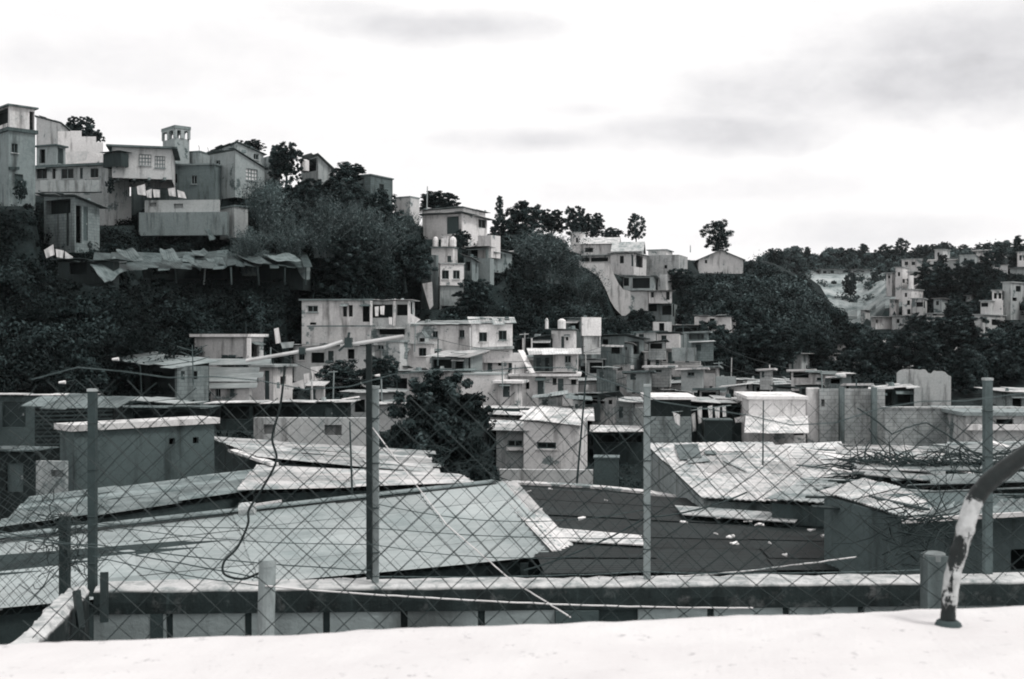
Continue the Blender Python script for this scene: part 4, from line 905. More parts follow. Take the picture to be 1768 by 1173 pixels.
R4(t, [(1860,890,21.5),(1557,899,21.7),(1600,872,24.4),(1860,862,25)], 'c22', o=.05, per=.2, w=.85, jit=.8, name='dark_roof')
mb = MB(); mb.beam(at(1556,900,21.55), at(1800,886,21.4), .08, .08); t.part('eave_pole', mb, 'p50')
# ---- low roofs in the middle
t = T('upper_tin_roof_house', 'low house under the farther of two long pale tin roofs left of the round tree', 'house')
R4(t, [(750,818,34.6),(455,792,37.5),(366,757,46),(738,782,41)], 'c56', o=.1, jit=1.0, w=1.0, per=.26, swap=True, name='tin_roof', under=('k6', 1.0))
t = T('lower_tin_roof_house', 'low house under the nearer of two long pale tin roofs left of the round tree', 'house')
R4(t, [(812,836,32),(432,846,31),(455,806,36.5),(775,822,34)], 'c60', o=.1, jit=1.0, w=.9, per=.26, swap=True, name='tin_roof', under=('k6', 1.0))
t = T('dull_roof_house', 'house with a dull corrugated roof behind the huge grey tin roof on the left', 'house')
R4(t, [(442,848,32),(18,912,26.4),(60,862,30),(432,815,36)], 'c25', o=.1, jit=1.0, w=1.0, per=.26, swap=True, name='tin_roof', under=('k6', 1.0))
R = [('long pale board lying on the left end of the farther long tin roof',(400,778,40),(474,802,36.2),.28,'p62'),('thin stick poking out of the round dark tree',(700,736,46),(796,756,45),.09,'p46'),
     ('dark pole lying over the white roof eave on the right',(1430,842,27),(1600,880,22.5),.14,'w6'),('long dark pole lying behind the near block shed roof',(1470,838,29),(1640,872,24),.16,'w5'),
     ('pale plank lying in the middle of the brushwood on the right',(1650,812,33),(1704,824,32),.14,'p62'),
     ('bright board at the right end of the brushwood',(1700,760,44),(1768,782,41),.25,'p72'),('long pale rail on the roofs behind the brushwood',(1560,770,46),(1690,790,42),.18,'p64')]
for lb, a, b, w_, m_ in R:
    mb = MB(); mb.beam(at(*a), at(*b), w_, w_*.3); single('board', lb, 'board', mb, m_)
# debris roofs behind the brushwood
for i, (q, m_, lb) in enumerate((([(1620,806,38),(1480,800,38),(1470,776,45),(1610,780,45)],'c62','low shed with a pale flat roof under the left half of the brushwood'),
      ([(1800,800,36),(1640,800,36),(1640,770,45),(1800,766,46)],'c40','low shed with striped grey roof boards at the right edge behind the brushwood'),
      ([(1800,842,29),(1610,850,29),(1590,812,34),(1800,808,35)],'c30','low shed with a dark ridged roof below the brushwood on the right'),
      ([(1590,836,30),(1490,826,32),(1500,806,36),(1600,812,35)],'c54','little shed with a pale dented roof between the brushwood and the near block shed'))):
    t = T('scrap_roof_shed', lb, 'shed'); R4(t, q, m_, o=.15, jit=3, w=.6, corr=False, per=.2, swap=True, name='scrap_roof', under=('k8', 1.2))
rb_ = random.Random(31)
for i in range(70):                            # boards and strips strewn under the brushwood
    x, y = rb_.uniform(1450, 1800), rb_.uniform(772, 880); d = 45-(y-770)*.19+rb_.uniform(-1, 1); L_ = rb_.uniform(.5, 1.8); an = rb_.uniform(-.35, .35); c = at(x, y, d); dv = Vector((math.cos(an), rb_.uniform(-.6, .6), rb_.uniform(-.14, .08)))
    mb = MB(); mb.beam(c-dv*L_, c+dv*L_, rb_.uniform(.1, .32), .04, rb_.random()); single('board', 'loose board strewn on the roofs under the brushwood', 'board', mb, rb_.choice(['w5', 'w5', 'w8', 'w16', 'w40', 'p60', 'c34']), 'boards strewn under the brushwood')
# brushwood heaps: bent bare branches
random.seed(77)
def brush(label, px0, px1, y0, y1, d0, d1, n, r=.022, name='brushwood_heap'):
    mb = MB()
    for _ in range(n):
        p = at(random.uniform(px0, px1), random.uniform(y0, y1), random.uniform(d0, d1)); an = random.uniform(0, 6.28); L = random.uniform(.5, 1.5)
        dr = Vector((math.cos(an), .5*math.sin(an), random.uniform(-.4, .62))); pts = [p]
        for k in range(4):
            dr = (dr+Vector((random.uniform(-.35, .35), random.uniform(-.2, .2), random.uniform(-.35, .3)))).normalized(); pts.append(pts[-1]+dr*L/4)
        rr = r*random.uniform(.5, 1.3); mb.tube(pts, [rr*(1-.17*k) for k in range(5)], 4)
    return single(name, label, 'brushwood', mb, 't4', loc=at((px0+px1)/2, y1, d0))
brush('left heap of dark tangled branches lying on the pale roofs at the right', 1465, 1570, 792, 840, 35, 38, 170, .03)
brush('middle heap of dark tangled branches lying on the roofs at the right', 1545, 1655, 790, 850, 33, 38, 190, .03)
brush('right heap of dark tangled branches reaching the picture edge', 1640, 1790, 785, 870, 30, 36, 170, .028)
brush('low dry branches hanging over the stained wall of the near block shed', 1520, 1640, 880, 985, 19.5, 21, 70, .014)
brush('bare pale twigs beside the round dark tree and the white slit window house', 735, 850, 770, 832, 38, 41, 60, .02)
# ================================================================== block wall with steel posts
t = T('block_boundary_wall', 'grey block wall with a weathered concrete beam on top, crossing the foreground behind the wire', 'wall')
wl, wr = Vector((-2.47, 6.72, -1.478)), Vector((6.6, 7.12, -1.478)); ex = (wr-wl).normalized(); ey = Vector((-ex.y, ex.x, 0))
def wallbox(mb, u0, u1, v0, v1, z0, z1, tone=.5):
    g = lambda u, v, z: wl+ex*u+ey*v+Vector((0, 0, z)); mb.box8([g(u0,v0,z0), g(u1,v0,z0), g(u1,v1,z0), g(u0,v1,z0)], [g(u0,v0,z1), g(u1,v0,z1), g(u1,v1,z1), g(u0,v1,z1)], tone)
mb = MB(); N_ = 120; prof = None; Lw = (wr-wl).length
def crust(u, v): return .012*noise.noise(Vector((u*3.1, v*9, 0)))+.008*noise.noise(Vector((u*11, v*21, 3)))
rows = [(-.01, -.145), (-.012, -.08), (-.004, -.015), (.03, .004), (.13, .008), (.24, .0), (.272, -.02), (.28, -.145)]
for i in range(N_+1):
    u = Lw*i/N_; ring = [wl+ex*u+ey*(v+crust(u, v+z)*.8)+Vector((0, 0, z+(crust(u, v) if z > -.1 else 0))) for v, z in rows]
    if prof:
        for k in range(len(rows)-1): mb.face([prof[k], ring[k], ring[k+1], prof[k+1]])
    prof = ring
nt = NT('stained_shaded_beam'); nz = nt.n('ShaderNodeSeparateXYZ'); g_ = nt.n('ShaderNodeNewGeometry'); nt.l(g_.outputs['Normal'], nz.inputs[0])
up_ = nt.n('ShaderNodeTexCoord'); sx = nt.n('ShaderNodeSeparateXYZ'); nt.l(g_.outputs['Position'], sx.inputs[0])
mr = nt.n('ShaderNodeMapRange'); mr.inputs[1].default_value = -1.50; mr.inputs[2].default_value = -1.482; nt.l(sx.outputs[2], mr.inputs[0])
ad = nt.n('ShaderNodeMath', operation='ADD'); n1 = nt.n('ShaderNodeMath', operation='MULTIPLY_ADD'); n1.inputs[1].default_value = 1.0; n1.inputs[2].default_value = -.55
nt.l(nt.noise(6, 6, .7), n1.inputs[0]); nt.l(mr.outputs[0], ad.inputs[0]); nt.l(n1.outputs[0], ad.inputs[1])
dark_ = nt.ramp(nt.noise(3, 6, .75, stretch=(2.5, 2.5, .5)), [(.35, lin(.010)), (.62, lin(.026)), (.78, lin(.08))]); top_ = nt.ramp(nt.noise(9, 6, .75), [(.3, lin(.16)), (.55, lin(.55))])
nt.done(nt.mix(ad.outputs[0], dark_, top_)); nt.bump(nt.noise(30, 5, .7), .6, .01)   # damp black staining below the weathered crust; on the side leg its shade too
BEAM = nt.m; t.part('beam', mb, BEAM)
mb = MB(); wallbox(mb, 0, Lw, .03, .25, -2.4, -.147); t.part('mortar', mb, 'k5')
for i in range(20):
    u0 = -.02+i*.462
    if i in (6, 13): continue
    mb = MB(); wallbox(mb, u0+.02, u0+.44, .0, .24, -.36, -.148); t.part('block', mb, 'k27')
    mb = MB(); wallbox(mb, u0+.25, u0+.67, .0, .24, -.59, -.38); t.part('block', mb, 'k33')
for i in (6, 13): mb = MB(); wallbox(mb, -.02+i*.462-.02, -.02+i*.462+.24, -.03, .26, -2.4, -.15); t.part('column', mb, 'k8')
mb = MB(); wallbox(mb, .33, .405, -.006, .02, -2, -.14); t.part('stain', mb, 'k5')
t.part('base', (lambda m: (wallbox(m, 0, Lw, .02, .26, -4.2, -2.41), m)[1])(MB()), 'k20')
t = T('side_wall', 'short wall leg with a rough stone top running from the block wall toward the viewer', 'wall')
mb = MB(); a_, b_ = Vector((-2.56, 6.7, -1.47)), Vector((-2.28, 5.0, -1.47)); dr = (b_-a_).normalized(); sd = Vector((-dr.y, dr.x, 0)); prof = None
for i in range(41):
    p = a_+(b_-a_)*i/40; ring = [p+sd*(v+crust(i*.05, v)*1.5)+Vector((0, 0, z+(crust(i*.06, v*4)*1.6 if z > -.2 else 0))) for v, z in ((-.07, -2.4), (-.07, -.02), (-.045, .01), (.04, .015), (.07, -.015), (.07, -2.4))]
    if prof:
        for k in range(5): mb.face([prof[k], ring[k], ring[k+1], prof[k+1]])
    prof = ring
mb.face(prof); t.part('masonry', mb, BEAM)  # dark sides hold the leg's shade in the colour as well as black stain
for k, (x, y0, y1, lb) in enumerate(((140, 1085, 1020, 'dark iron stub leaning at the front of the short wall leg'), (180, 1075, 988, 'dark upright iron stub at the corner of the block wall'))):
    mb = MB(); mb.beam(at(x, y0, 6.2), at(x-(8 if k == 0 else 0), y1, 6.25), .035); single('iron_stub', lb, 'iron stub', mb, 'm3')
def post(px, y0, y1, d, w, label, mat='k25', name='fence_post', bands=True):
    t = T(name, label, 'post', 'posts of the wire fence'); c = at(px, y0, d); hw = w/F*d/2; z1 = zat(y1, d); mb = MB()
    mb.beam(c-Vector((0, 0, .06)), Vector((c.x, c.y, z1)), hw*2); t.place(c); t.part('shaft', mb, mat)
    cb = MB(); cb.box(Vector((c.x, c.y, z1+.008)), (hw*1.15, 0, 0), (0, hw*1.15, 0), (0, 0, .008)); t.part('cap', cb, 'k40')
    if bands:
        for k in range(4):
            z = c.z+(z1-c.z)*(.12+.24*k); wb = MB()
            wb.tube([Vector((c.x+sx_*hw*1.12, c.y+sy_*hw*1.12, z)) for sx_, sy_ in ((-1,-1),(1,-1),(1,1),(-1,1),(-1,-1))], .0035, 4); t.part('wire_tie', wb, 'm6')
post(160, 1012, 676, 6.85, 13, 'leftmost grey fence post, at the corner of the block wall', 'k6')
post(648, 992, 671, 6.9, 12, 'grey fence post close beside the dark pole', 'k30')
post(1117, 986, 668, 7.0, 11, 'grey fence post in front of the black roof', 'k30')
post(1705, 984, 657, 7.15, 13, 'grey fence post behind the bent iron rod at the right', 'k14')
post(112, 1035, 890, 7.6, 15, 'short dark fence post wound with tangled wire at the left', 'k5', bands=False)
for px, y0, y1, d, w, lb, m_ in ((458, 1130, 968, 6.35, 30, 'round pale concrete pillar standing before the block wall', 'k32'), (1613, 1110, 958, 6.5, 36, 'stout grey concrete pillar beside the bent iron rod', 'k19')):
    t = T('pillar', lb, 'pillar'); c = at(px, y0, d); r_ = w/F*d/2; z1 = zat(y1, d); mb = MB()
    if px < 1000: mb.tube([c-Vector((0, 0, 2.2)), c, Vector((c.x+.012, c.y, z1-.015)), Vector((c.x+.012, c.y, z1))], [r_*1.0, r_, r_*1.0, r_*.9], 14)
    else: mb.beam(c-Vector((0, 0, 2.2)), Vector((c.x, c.y, z1)), r_*2)
    t.place(c); t.part('shaft', mb, m_, smooth=False)
    mb = MB(); cz = Vector((c.x+(.012 if px < 1000 else 0), c.y, z1)); mb.tube([cz+Vector((0, 0, -.03)), cz+Vector((0, 0, .008)), cz+Vector((0, 0, .014))], [r_*1.03, r_*1.05, r_*.9], 14); t.part('cap', mb, 'k34')
t = T('dark_pole', 'tall dark pole on the block wall carrying a pale tilted crossbar', 'pole'); c = at(638, 1000, 6.85); t.place(c)
mb = MB(); mb.beam(c, at(637, 592, 6.85), .034); t.part('shaft', mb, 'm2')
mb = MB(); mb.tube([at(425, 623, 6.75), at(560, 600, 6.76), at(592, 590, 6.77)], [.0105, .011, .0115], 8); mb.tube([at(588, 598, 6.77), at(640, 590, 6.78), at(697, 581, 6.78)], [.0115, .012, .0115], 8); t.part('crossbar', mb, 'p44')
for a_, b_, w_ in (((596, 592, 6.75), (608, 592, 6.75), .06), ((600, 592, 6.75), (603, 574, 6.75), .014), ((517, 606, 6.74), (527, 606, 6.74), .042), ((585, 606, 6.74), (604, 590, 6.74), .012)):
    mb = MB(); mb.beam(at(*a_), at(*b_), w_); t.part('bracket', mb, 'm5')
# thin masts
for lb, a, b, r_, nm in (('tall thin dark antenna mast right of the white house with slit windows', (996,835,44), (1012,648,44), .045, 'antenna_mast'), ('thin dark rod rising from the farther long tin roof', (608,850,31), (604,728,31), .03, 'rod'), ('thin dark rod rising from the flat white roof on the right', (1317,818,40), (1318,692,40), .03, 'rod'), ('thin pale rod on the skyline roof of the ridge shack', (737,362,118), (738,322,118), .07, 'rod'), ('thin upright rod on the skyline beside the block house', (1192,436,180), (1192,424,180), .09, 'rod')):
    mb = MB(); mb.tube([at(*a), at(*b)], [r_, r_*.7], 6); single(nm, lb, 'mast' if 'mast' in nm else 'rod', mb, 'm6' if 'dark' in lb else 'm40')
t = T('tv_antenna', 'small thin roof antenna in front of the grey box house', 'antenna'); mb = MB(); mb.tube([at(334,665,60), at(332,596,60)], .03, 5); t.part('mast', mb, 'm10')
mb = MB()
for y, w_ in ((602, 26), (612, 20), (622, 30)): mb.tube([at(332-w_, y-4, 60), at(332, y+4, 60), at(332+w_, y-6, 60)], .02, 4)
t.part('arms', mb, 'm10')
for px, py, lb in ((108, 661, 'left one of two small pale lamps on thin arms above the strip roof'), (200, 621, 'small pale lamp on a thin arm at the end of the dark barn roof'), (652, 649, 'tiny white lamp in front of the bush beside the dark pole')):
    t = T('yard_lamp', lb, 'lamp', 'small lamps among the roofs'); c = at(px, py, 48 if px < 300 else 60); t.place(c); mb = MB(); mb.tube([c+Vector((-.15, 0, 0)), c+Vector((.12, 0, .02))], [.05, .08], 8); t.part('lamp_head', mb, 'p80')
    mb = MB(); mb.tube([c+Vector((.15, 0, .03)), c+Vector((.55, 0, .12)), c+Vector((1.0, .1, -.3)), c+Vector((1.05, .1, -1.4))], .02, 5); t.part('arm', mb, 'm5')
# ================================================================== chain link
def chain(name, label, P00, ux, uz, W_, H_, cell, r, warp, mat, seed, parent=None, topf=None):
    """diamond mesh of wavy wires over a W x H panel"""
    mb = MB(); h = cell; n = int((W_+H_)/h)+2
    def pt(u, v):
        w1 = noise.noise(Vector((u*.9+seed, v*1.3, seed)))*warp; w2 = noise.noise(Vector((u*.8, v*1.1+seed, seed+9)))*warp; w3 = noise.noise(Vector((u*.7, v*.9, seed+4)))*warp*1.3
        uu, vv = u+w1, v+w2
        if topf: vv *= topf(u)
        return P00+ux*uu+uz*vv+ux.cross(uz)*w3
    for sgn in (1, -1):
        for i in range(n):
            pts = []; k = 0
            u = i*h-(H_ if sgn > 0 else 0); v = 0.0
            st = h/2
            while v <= H_+1e-6:
                if 0 <= u <= W_:
                    tw = (.004 if (k+i) % 2 else -.004); pts.append(pt(u, v)+ux.cross(uz)*tw)
                elif len(pts) > 1: break
                else: pts = []
                u += st*sgn; v += st; k += 1
            if len(pts) > 1: mb.tube(pts, r, 4, cap=False)
    return mb
t = T('chain_link_fence', 'nearest sagging wire mesh fence hanging just beyond the white parapet', 'fence'); t.place((0, 2.9, -.8))
top = lambda u: .93+.07*math.sin(u*2.1)+.05*math.sin(u*5.3+1)
t.part('wire_mesh', chain('m', '', Vector((-1.22, 2.86, -.86)), Vector((1, .035, 0)).normalized(), Vector((0, .03, 1)).normalized(), 2.75, .78, .094, .0013, .075, 'm8', 3.3, topf=top), 'm3')
mb = MB(); mb.tube([Vector((-1.22+2.75*i/24, 2.86+.1*i/24+.03, -.86+.78*top(2.75*i/24)+.012*math.sin(i*1.7))) for i in range(25)], .0015, 5); t.part('top_wire', mb, 'm9')
t = T('post_mesh', 'finer wire mesh stretched between the grey posts on the block wall', 'fence'); t.place((1, 6.8, -1.4))
t.part('wire_mesh', chain('m', '', Vector((-2.5, 6.78, -1.44)), Vector((1, .044, 0)).normalized(), Vector((0, 0, 1)), 6.3, 1.06, .105, .00105, .035, 'm8', 8.1), 'm3')
t = T('crumpled_mesh', 'crumpled layers of fine wire mesh at the left edge behind the short dark post', 'fence'); t.place((-3, 7, -1.5))
t.part('wire_mesh', chain('m', '', Vector((-3.9, 6.2, -1.62)), Vector((.86, .5, 0)).normalized(), Vector((.05, 0, 1)).normalized(), 1.6, 1.35, .085, .0014, .09, 'm8', 15), 'm4')
t.part('folded_mesh', chain('m', '', Vector((-3.95, 6.9, -1.7)), Vector((.98, .2, 0)).normalized(), Vector((-.12, 0, 1)).normalized(), 1.3, 1.1, .08, .0014, .12, 'm8', 22), 'm4')
mb = MB()
for _ in range(46):
    p = at(random.uniform(92, 135), random.uniform(880, 985), 7.5+random.uniform(-.1, .1)); pts = [p]; dr = Vector((random.uniform(-1, 1), random.uniform(-.5, .5), random.uniform(-1, 1)))
    for k in range(8): dr = (dr+Vector((random.uniform(-1, 1), random.uniform(-.5, .5), random.uniform(-1, 1)))*.8).normalized(); pts.append(pts[-1]+dr*.035)
    mb.tube(pts, .003, 4)
single('wire_tangle', 'tangle of dark wire wound round the short dark post at the left', 'wire', mb, 'm3', loc=at(112, 985, 7.5))
def wire(label, P_, r=.003, mat='m6', sag=.03, name='wire', group=None, n=14):
    mb = MB(); pts = []
    for (a, b) in zip(P_, P_[1:]):
        a, b = at(*a), at(*b)
        for k in range(n): f = k/n; pts.append(a.lerp(b, f)-Vector((0, 0, sag*4*f*(1-f)))+Vector((0, 0, .004*noise.noise(Vector((f*9, a.x*3, 1))))))
    pts.append(at(*P_[-1]))
    if name == 'cable':                        # a smooth curve through the points
        Q = [at(*p) for p in P_]; Q = [Q[0]]+Q+[Q[-1]]; pts = []
        for i in range(1, len(Q)-2):
            for k in range(8):
                f = k/8; a, b, c, d = Q[i-1:i+3]; pts.append(.5*(2*b+(c-a)*f+(2*a-5*b+4*c-d)*f*f+(3*b-a-3*c+d)*f**3))
    mb.tube(pts, r*1.2, 5); return single(name, label, 'wire' if name != 'cable' else 'cable', mb, mat, group)
G_ = 'fence wires strung along the block wall'
wire('highest of the fence wires, from the short dark post to the dark pole', [(112,900,7.5),(640,912,6.85),(1117,930,6.95)], .0022, 'm8', .02, 'fence_wire', G_)
wire('fence wire sagging below the highest one across the grey tin roof', [(160,905,6.8),(640,940,6.8),(1000,962,6.9)], .0022, 'm8', .035, 'fence_wire', G_)
wire('fence wire slanting from the left edge down to the round pillar', [(-20,915,6.2),(160,945,6.7),(458,1000,6.4)], .0032, 'm7', .0, 'fence_wire', G_)
wire('lower slanting fence wire reaching the foot of the dark pole', [(-20,920,6.3),(160,940,6.75),(640,985,6.8)], .003, 'm7', .02, 'fence_wire', G_)
wire('short fence wire between the leftmost post and the round pillar', [(160,960,6.8),(458,1012,6.35)], .0025, 'm7', .02, 'fence_wire', G_)
wire('pale stretched wire running from the round pillar to the right below the beam top', [(458,1012,6.3),(700,1030,6.3),(1000,1045,6.4),(1300,1050,6.5)], .004, 'p50', .004, 'fence_wire', G_)
wire('barbed wire rising from the wall top past the front of the black roof', [(905,985,6.95),(1117,893,7.0),(1290,850,7.2)], .0045, 'm5', .03, 'fence_wire', G_)
wire('pale wire rising gently from the wall to the near block shed', [(1117,1000,7),(1300,985,7.2),(1480,962,7.4)], .004, 'p46', .0, 'fence_wire', G_)
wire('faint wire along the top of the block wall beam', [(640,996,6.85),(1117,988,6.95),(1600,984,7.0)], .003, 'm12', .012, 'fence_wire', G_)
wire('pale diagonal guy wire crossing the grey tin roof to the parapet', [(640,735,6.9),(770,905,6.2),(880,1000,5.6),(985,1066,5.2)], .003, 'p50', .0, 'guy_wire')
wire('thin dark wire hanging between the steel posts over the black roof', [(648,870,6.9),(1117,880,7)], .0022, 'm8', .09, 'fence_wire', G_)
wire('dark wire arching over the brushwood from the right steel post', [(1705,800,7.15),(1600,730,7.1),(1540,750,7.0),(1480,705,7.0)], .004, 'm5', -.01, 'loose_wire')
wire('dark slack wire slanting down past the brushwood to the right steel post', [(1500,740,7.0),(1590,850,6.9),(1705,960,7.0)], .0035, 'm5', .03, 'slack_wire')
wire('looping black cable hanging from the pale crossbar down to the wall', [(492,632,6.7),(484,700,6.7),(470,755,6.68),(477,795,6.66),(452,845,6.65),(430,880,6.6),(428,905,6.55),(410,945,6.5),(387,970,6.45),(388,992,6.42),(420,1000,6.42),(450,990,6.4),(462,1003,6.3)], .006, 'm2', .0, 'cable', None, 5)
t = T('lamp_box', 'small pale metal drum with a rod at the ridge of the huge grey tin roof', 'box'); c = at(427, 880, 25.5); t.place(c)
mb = MB(); mb.tube([c+Vector((-.17, 0, 0)), c+Vector((.17, 0, .03))], [.15, .15], 12); t.part('drum', mb, 'm50')
mb = MB(); mb.beam(c+Vector((.15, 0, .1)), c+Vector((.75, .1, .18)), .05); t.part('rod', mb, 'p50')
# ================================================================== white parapet and bent iron rod
nt = NT('white_masonry_paint'); wc = nt.ramp(nt.noise(3, 5, .6), [(.3, (.56, .54, .543, 1)), (.7, (.64, .628, .628, 1))])
sp = nt.ramp(nt.noise(34, 6, .75), [(.30, (.55, .55, .56, 1)), (.40, (1, 1, 1, 1))]); nt.done(nt.mul(wc, sp), .9, .15); nt.bump(nt.noise(45, 6, .7), .35, .006)
mb = MB(); NX, NY = 150, 14; pl_, pr_ = at(-200, 1117, 1.862), at(2000, 1036, 2.19)
zt_ = -.494
def pp(i, j):
    f = i/NX; far = Vector((-1.03+(1.245+1.03)*f, 1.842+(2.19-1.842)*f, zt_)); back = Vector((0, -.62*j/NY, 0)); e = j/NY
    dz = .006*noise.noise(Vector((f*9, e*6, 2)))+.003*noise.noise(Vector((f*40, e*16, 5)))-.008*max(0, 1-j/1.2)**2
    return far+back+Vector((0, .004*noise.noise(Vector((f*14, 1, 1))), dz))
for i in range(NX):
    for j in range(NY): mb.face([pp(i, j+1), pp(i+1, j+1), pp(i+1, j), pp(i, j)])
    mb.face([pp(i, 0), pp(i+1, 0), pp(i+1, 0)-Vector((0, 0, 2.8)), pp(i, 0)-Vector((0, 0, 2.8))])
t = T('parapet', 'bright white painted parapet along the bottom of the picture', 'parapet'); t.place((0, 1.9, -3.3)); o_ = t.part('masonry', mb, nt.m)
t = T('iron_rod', 'bent iron rod with flaking white paint, rising from the parapet at the right', 'rod'); c = at(1637, 1088, 1.96); t.place(c)
nt = NT('flaking_paint'); a_ = nt.tone(); n1 = nt.n('ShaderNodeMath', operation='MULTIPLY_ADD'); n1.inputs[1].default_value = 2.4; n1.inputs[2].default_value = -1.2; nt.l(nt.noise(34, 6, .72, stretch=(1, 1, .45)), n1.inputs[0])
ad = nt.n('ShaderNodeMath', operation='ADD'); nt.l(a_, ad.inputs[0]); nt.l(n1.outputs[0], ad.inputs[1])
st_ = nt.ramp(ad.outputs[0], [(.47, lin(.012)), (.53, lin(.5))]); nt.done(nt.mul(st_, nt.ramp(nt.noise(60, 3), [(.3, .6), (.6, 1)])), .5, .3); nt.bump(ad.outputs[0], .4, .004)
path = [(1637,1090),(1637,1062),(1641,1020),(1647,985),(1655,955),(1664,925),(1670,900),(1679,872),(1692,850),(1712,828),(1745,803),(1790,772),(1860,725)]
tn = [.1,.12,.75,.85,.25,.35,.95,.9,.1,.0,.0,.0,.0]; P2, T2 = [], []
for i in range(len(path)-1):
    a, b, c_, d_ = (path[max(0, min(len(path)-1, i+q))] for q in (-1, 0, 1, 2))
    for k in range(6): f = k/6; P2.append(at(*(.5*(2*b[q]+(c_[q]-a[q])*f+(2*a[q]-5*b[q]+4*c_[q]-d_[q])*f*f+(3*b[q]-a[q]-3*c_[q]+d_[q])*f**3) for q in (0, 1)), 1.96)); T2.append(tn[i]*(1-f)+tn[i+1]*f)
rr_ = [.0125+.0022*noise.noise(Vector((i*.35, 0, 2)))+.0028*min(1, i/45) for i in range(len(P2))]; rr_[0] *= 1.05
mb = MB(); mb.tube(P2, rr_, 14, T2); t.part('shaft', mb, nt.m, smooth=True)
mb = MB(); c2 = Vector((c.x, c.y, zt_+.002)); mb.tube([c2, c2+Vector((0, 0, .006)), c2+Vector((0, 0, .009))], [.023, .02, .016], 9); t.part('mortar_collar', mb, 'k7')
# ================================================================== washing, loose sheets
rs0 = random.Random(3)
def cloth(label, pts, d, mat='x80', name='garment', group=None, cat='laundry', dd=0.0):
    """hanging cloth: a rippled patch through four corners (clockwise from top left), with thickness"""
    q = [at(x, y, d+dd*(i > 1)) for i, (x, y) in enumerate(pts)]; mb = MB(); n = 6; g = []
    w = (q[1]-q[0]).length
    for j in range(n+1):
        row = []
        for i in range(n+1):
            u, v = i/n, j/n; p = q[0]*(1-u)*(1-v)+q[1]*u*(1-v)+q[2]*u*v+q[3]*(1-u)*v
            row.append(p+Vector((0, math.sin(u*9+label.__len__())*.05*v*min(1, w)+.0, 0)))
        g.append(row)
    for j in range(n):
        for i in range(n): mb.face([g[j][i], g[j+1][i], g[j+1][i+1], g[j][i+1]])
    b = Vector((0, .025, 0))
    for j in range(n):
        for i in range(n): mb.face([g[j][i]+b, g[j][i+1]+b, g[j+1][i+1]+b, g[j+1][i]+b])
    return single(name, label, cat, mb, mat, group)
cloth('wide pale sheet hung across the roof of the balcony house', [(113,263),(152,261),(148,277),(118,282)], 98.3, 'x60', 'bed_sheet')
cloth('narrow white towel beside the dark rooftop shed', [(163,265),(176,263),(175,276),(170,269)], 98.6, 'x78', 'towel')
for i, q in enumerate((((236,322),(250,318),(252,338),(238,336)),((252,330),(262,326),(262,342),(254,341)),((264,327),(276,328),(276,341),(266,341)),((290,326),(302,324),(304,340),(292,338)),((306,328),(318,332),(322,343),(308,341)))):
    cloth(['leftmost white washing above the low balcony wall', 'second white washing from the left above the balcony wall', 'third white washing from the left above the balcony wall', 'fourth white washing from the left above the balcony wall', 'rightmost slanting white washing above the balcony wall'][i], q, 97.5, 'x70', group='washing over the low balcony wall')
for i, q in enumerate((((76,432),(92,422),(94,440),(80,446)),((96,430),(110,433),(108,446),(98,444)),((112,434),(126,444),(124,450),(112,446)),((0,444),(14,440),(14,464),(2,468)),((16,444),(30,446),(30,468),(18,466)))):
    cloth(['white washing nearest the sloping roof shed, left of two others', 'middle white washing left of the tarp', 'right small white washing just above the tarp', 'white washing at the very left edge of the slope', 'white washing second from the left edge of the slope'][i], q, 76.5, 'x72', group='washing on the dark slope')
for i, q in enumerate((((647,530),(654,529),(653,546),(648,546)),((656,529),(664,528),(663,544),(657,543)),((671,548),(677,548),(677,561),(672,560)))):
    cloth(['left white shirt hanging in the open porch', 'right pale shirt hanging in the open porch', 'white cloth hung low over the porch parapet'][i], q, 88.75, 'x80', group='washing in the porch')
cloth('white washing draped right of the porch house', [(706,540),(726,552),(718,558),(708,556)], 88, 'x74')
cloth('tall white cloth hanging right of the grey box house', [(473,568),(481,566),(485,592),(476,594)], 80, 'x82')
cloth('grey cloth bundle sagging right of the tall white cloth', [(484,592),(508,590),(506,600),(488,602)], 79, 'x40')
for i, q in enumerate((((536,634),(556,632),(548,658),(540,656)),((556,633),(562,632),(560,654),(552,655)),((500,664),(524,655),(526,676),(502,680)),((524,646),(534,644),(535,662),(526,662)))):
    cloth(['broad white sheet slung before the row house', 'slim white sheet right of the broad sheet at the row house', 'big pale bundle heaped below the row house', 'small white cloth between the bundle and the broad sheet'][i], q, 78, 'x78', group='washing at the row house')
for i, q in enumerate((((1162,712),(1174,716),(1174,736),(1166,730)),((1194,716),(1200,712),(1202,744),(1196,746)),((1204,704),(1212,702),(1212,730),(1206,732)),((1222,702),(1230,700),(1230,722),(1224,722)),((1234,704),(1243,702),(1242,726),(1236,726)),((1247,700),(1253,702),(1254,720),(1248,720)),((1268,722),(1288,718),(1290,728),(1270,730)))):
    cloth(['pale cloth hanging at the front of the boarded shed', 'longest white cloth, right of the boarded shed', 'white shirt hanging second right of the boarded shed', 'white cloth at the left end of the laundry shack', 'white trousers in the middle of the laundry shack', 'narrow white cloth right of the trousers at the laundry shack', 'white cloth lying on the shelf right of the big dark bin'][i], q, 55 if i == 0 else 58.5, 'x76', group='washing at the laundry shack')
mb = MB()
mb.tube([at(1160,712,55.2), at(1200,708,57), at(1262,700,58.6)], .02, 4); single('clothesline', 'clothesline sagging from the boarded shed to the laundry shack', 'clothesline', mb, 'm30')
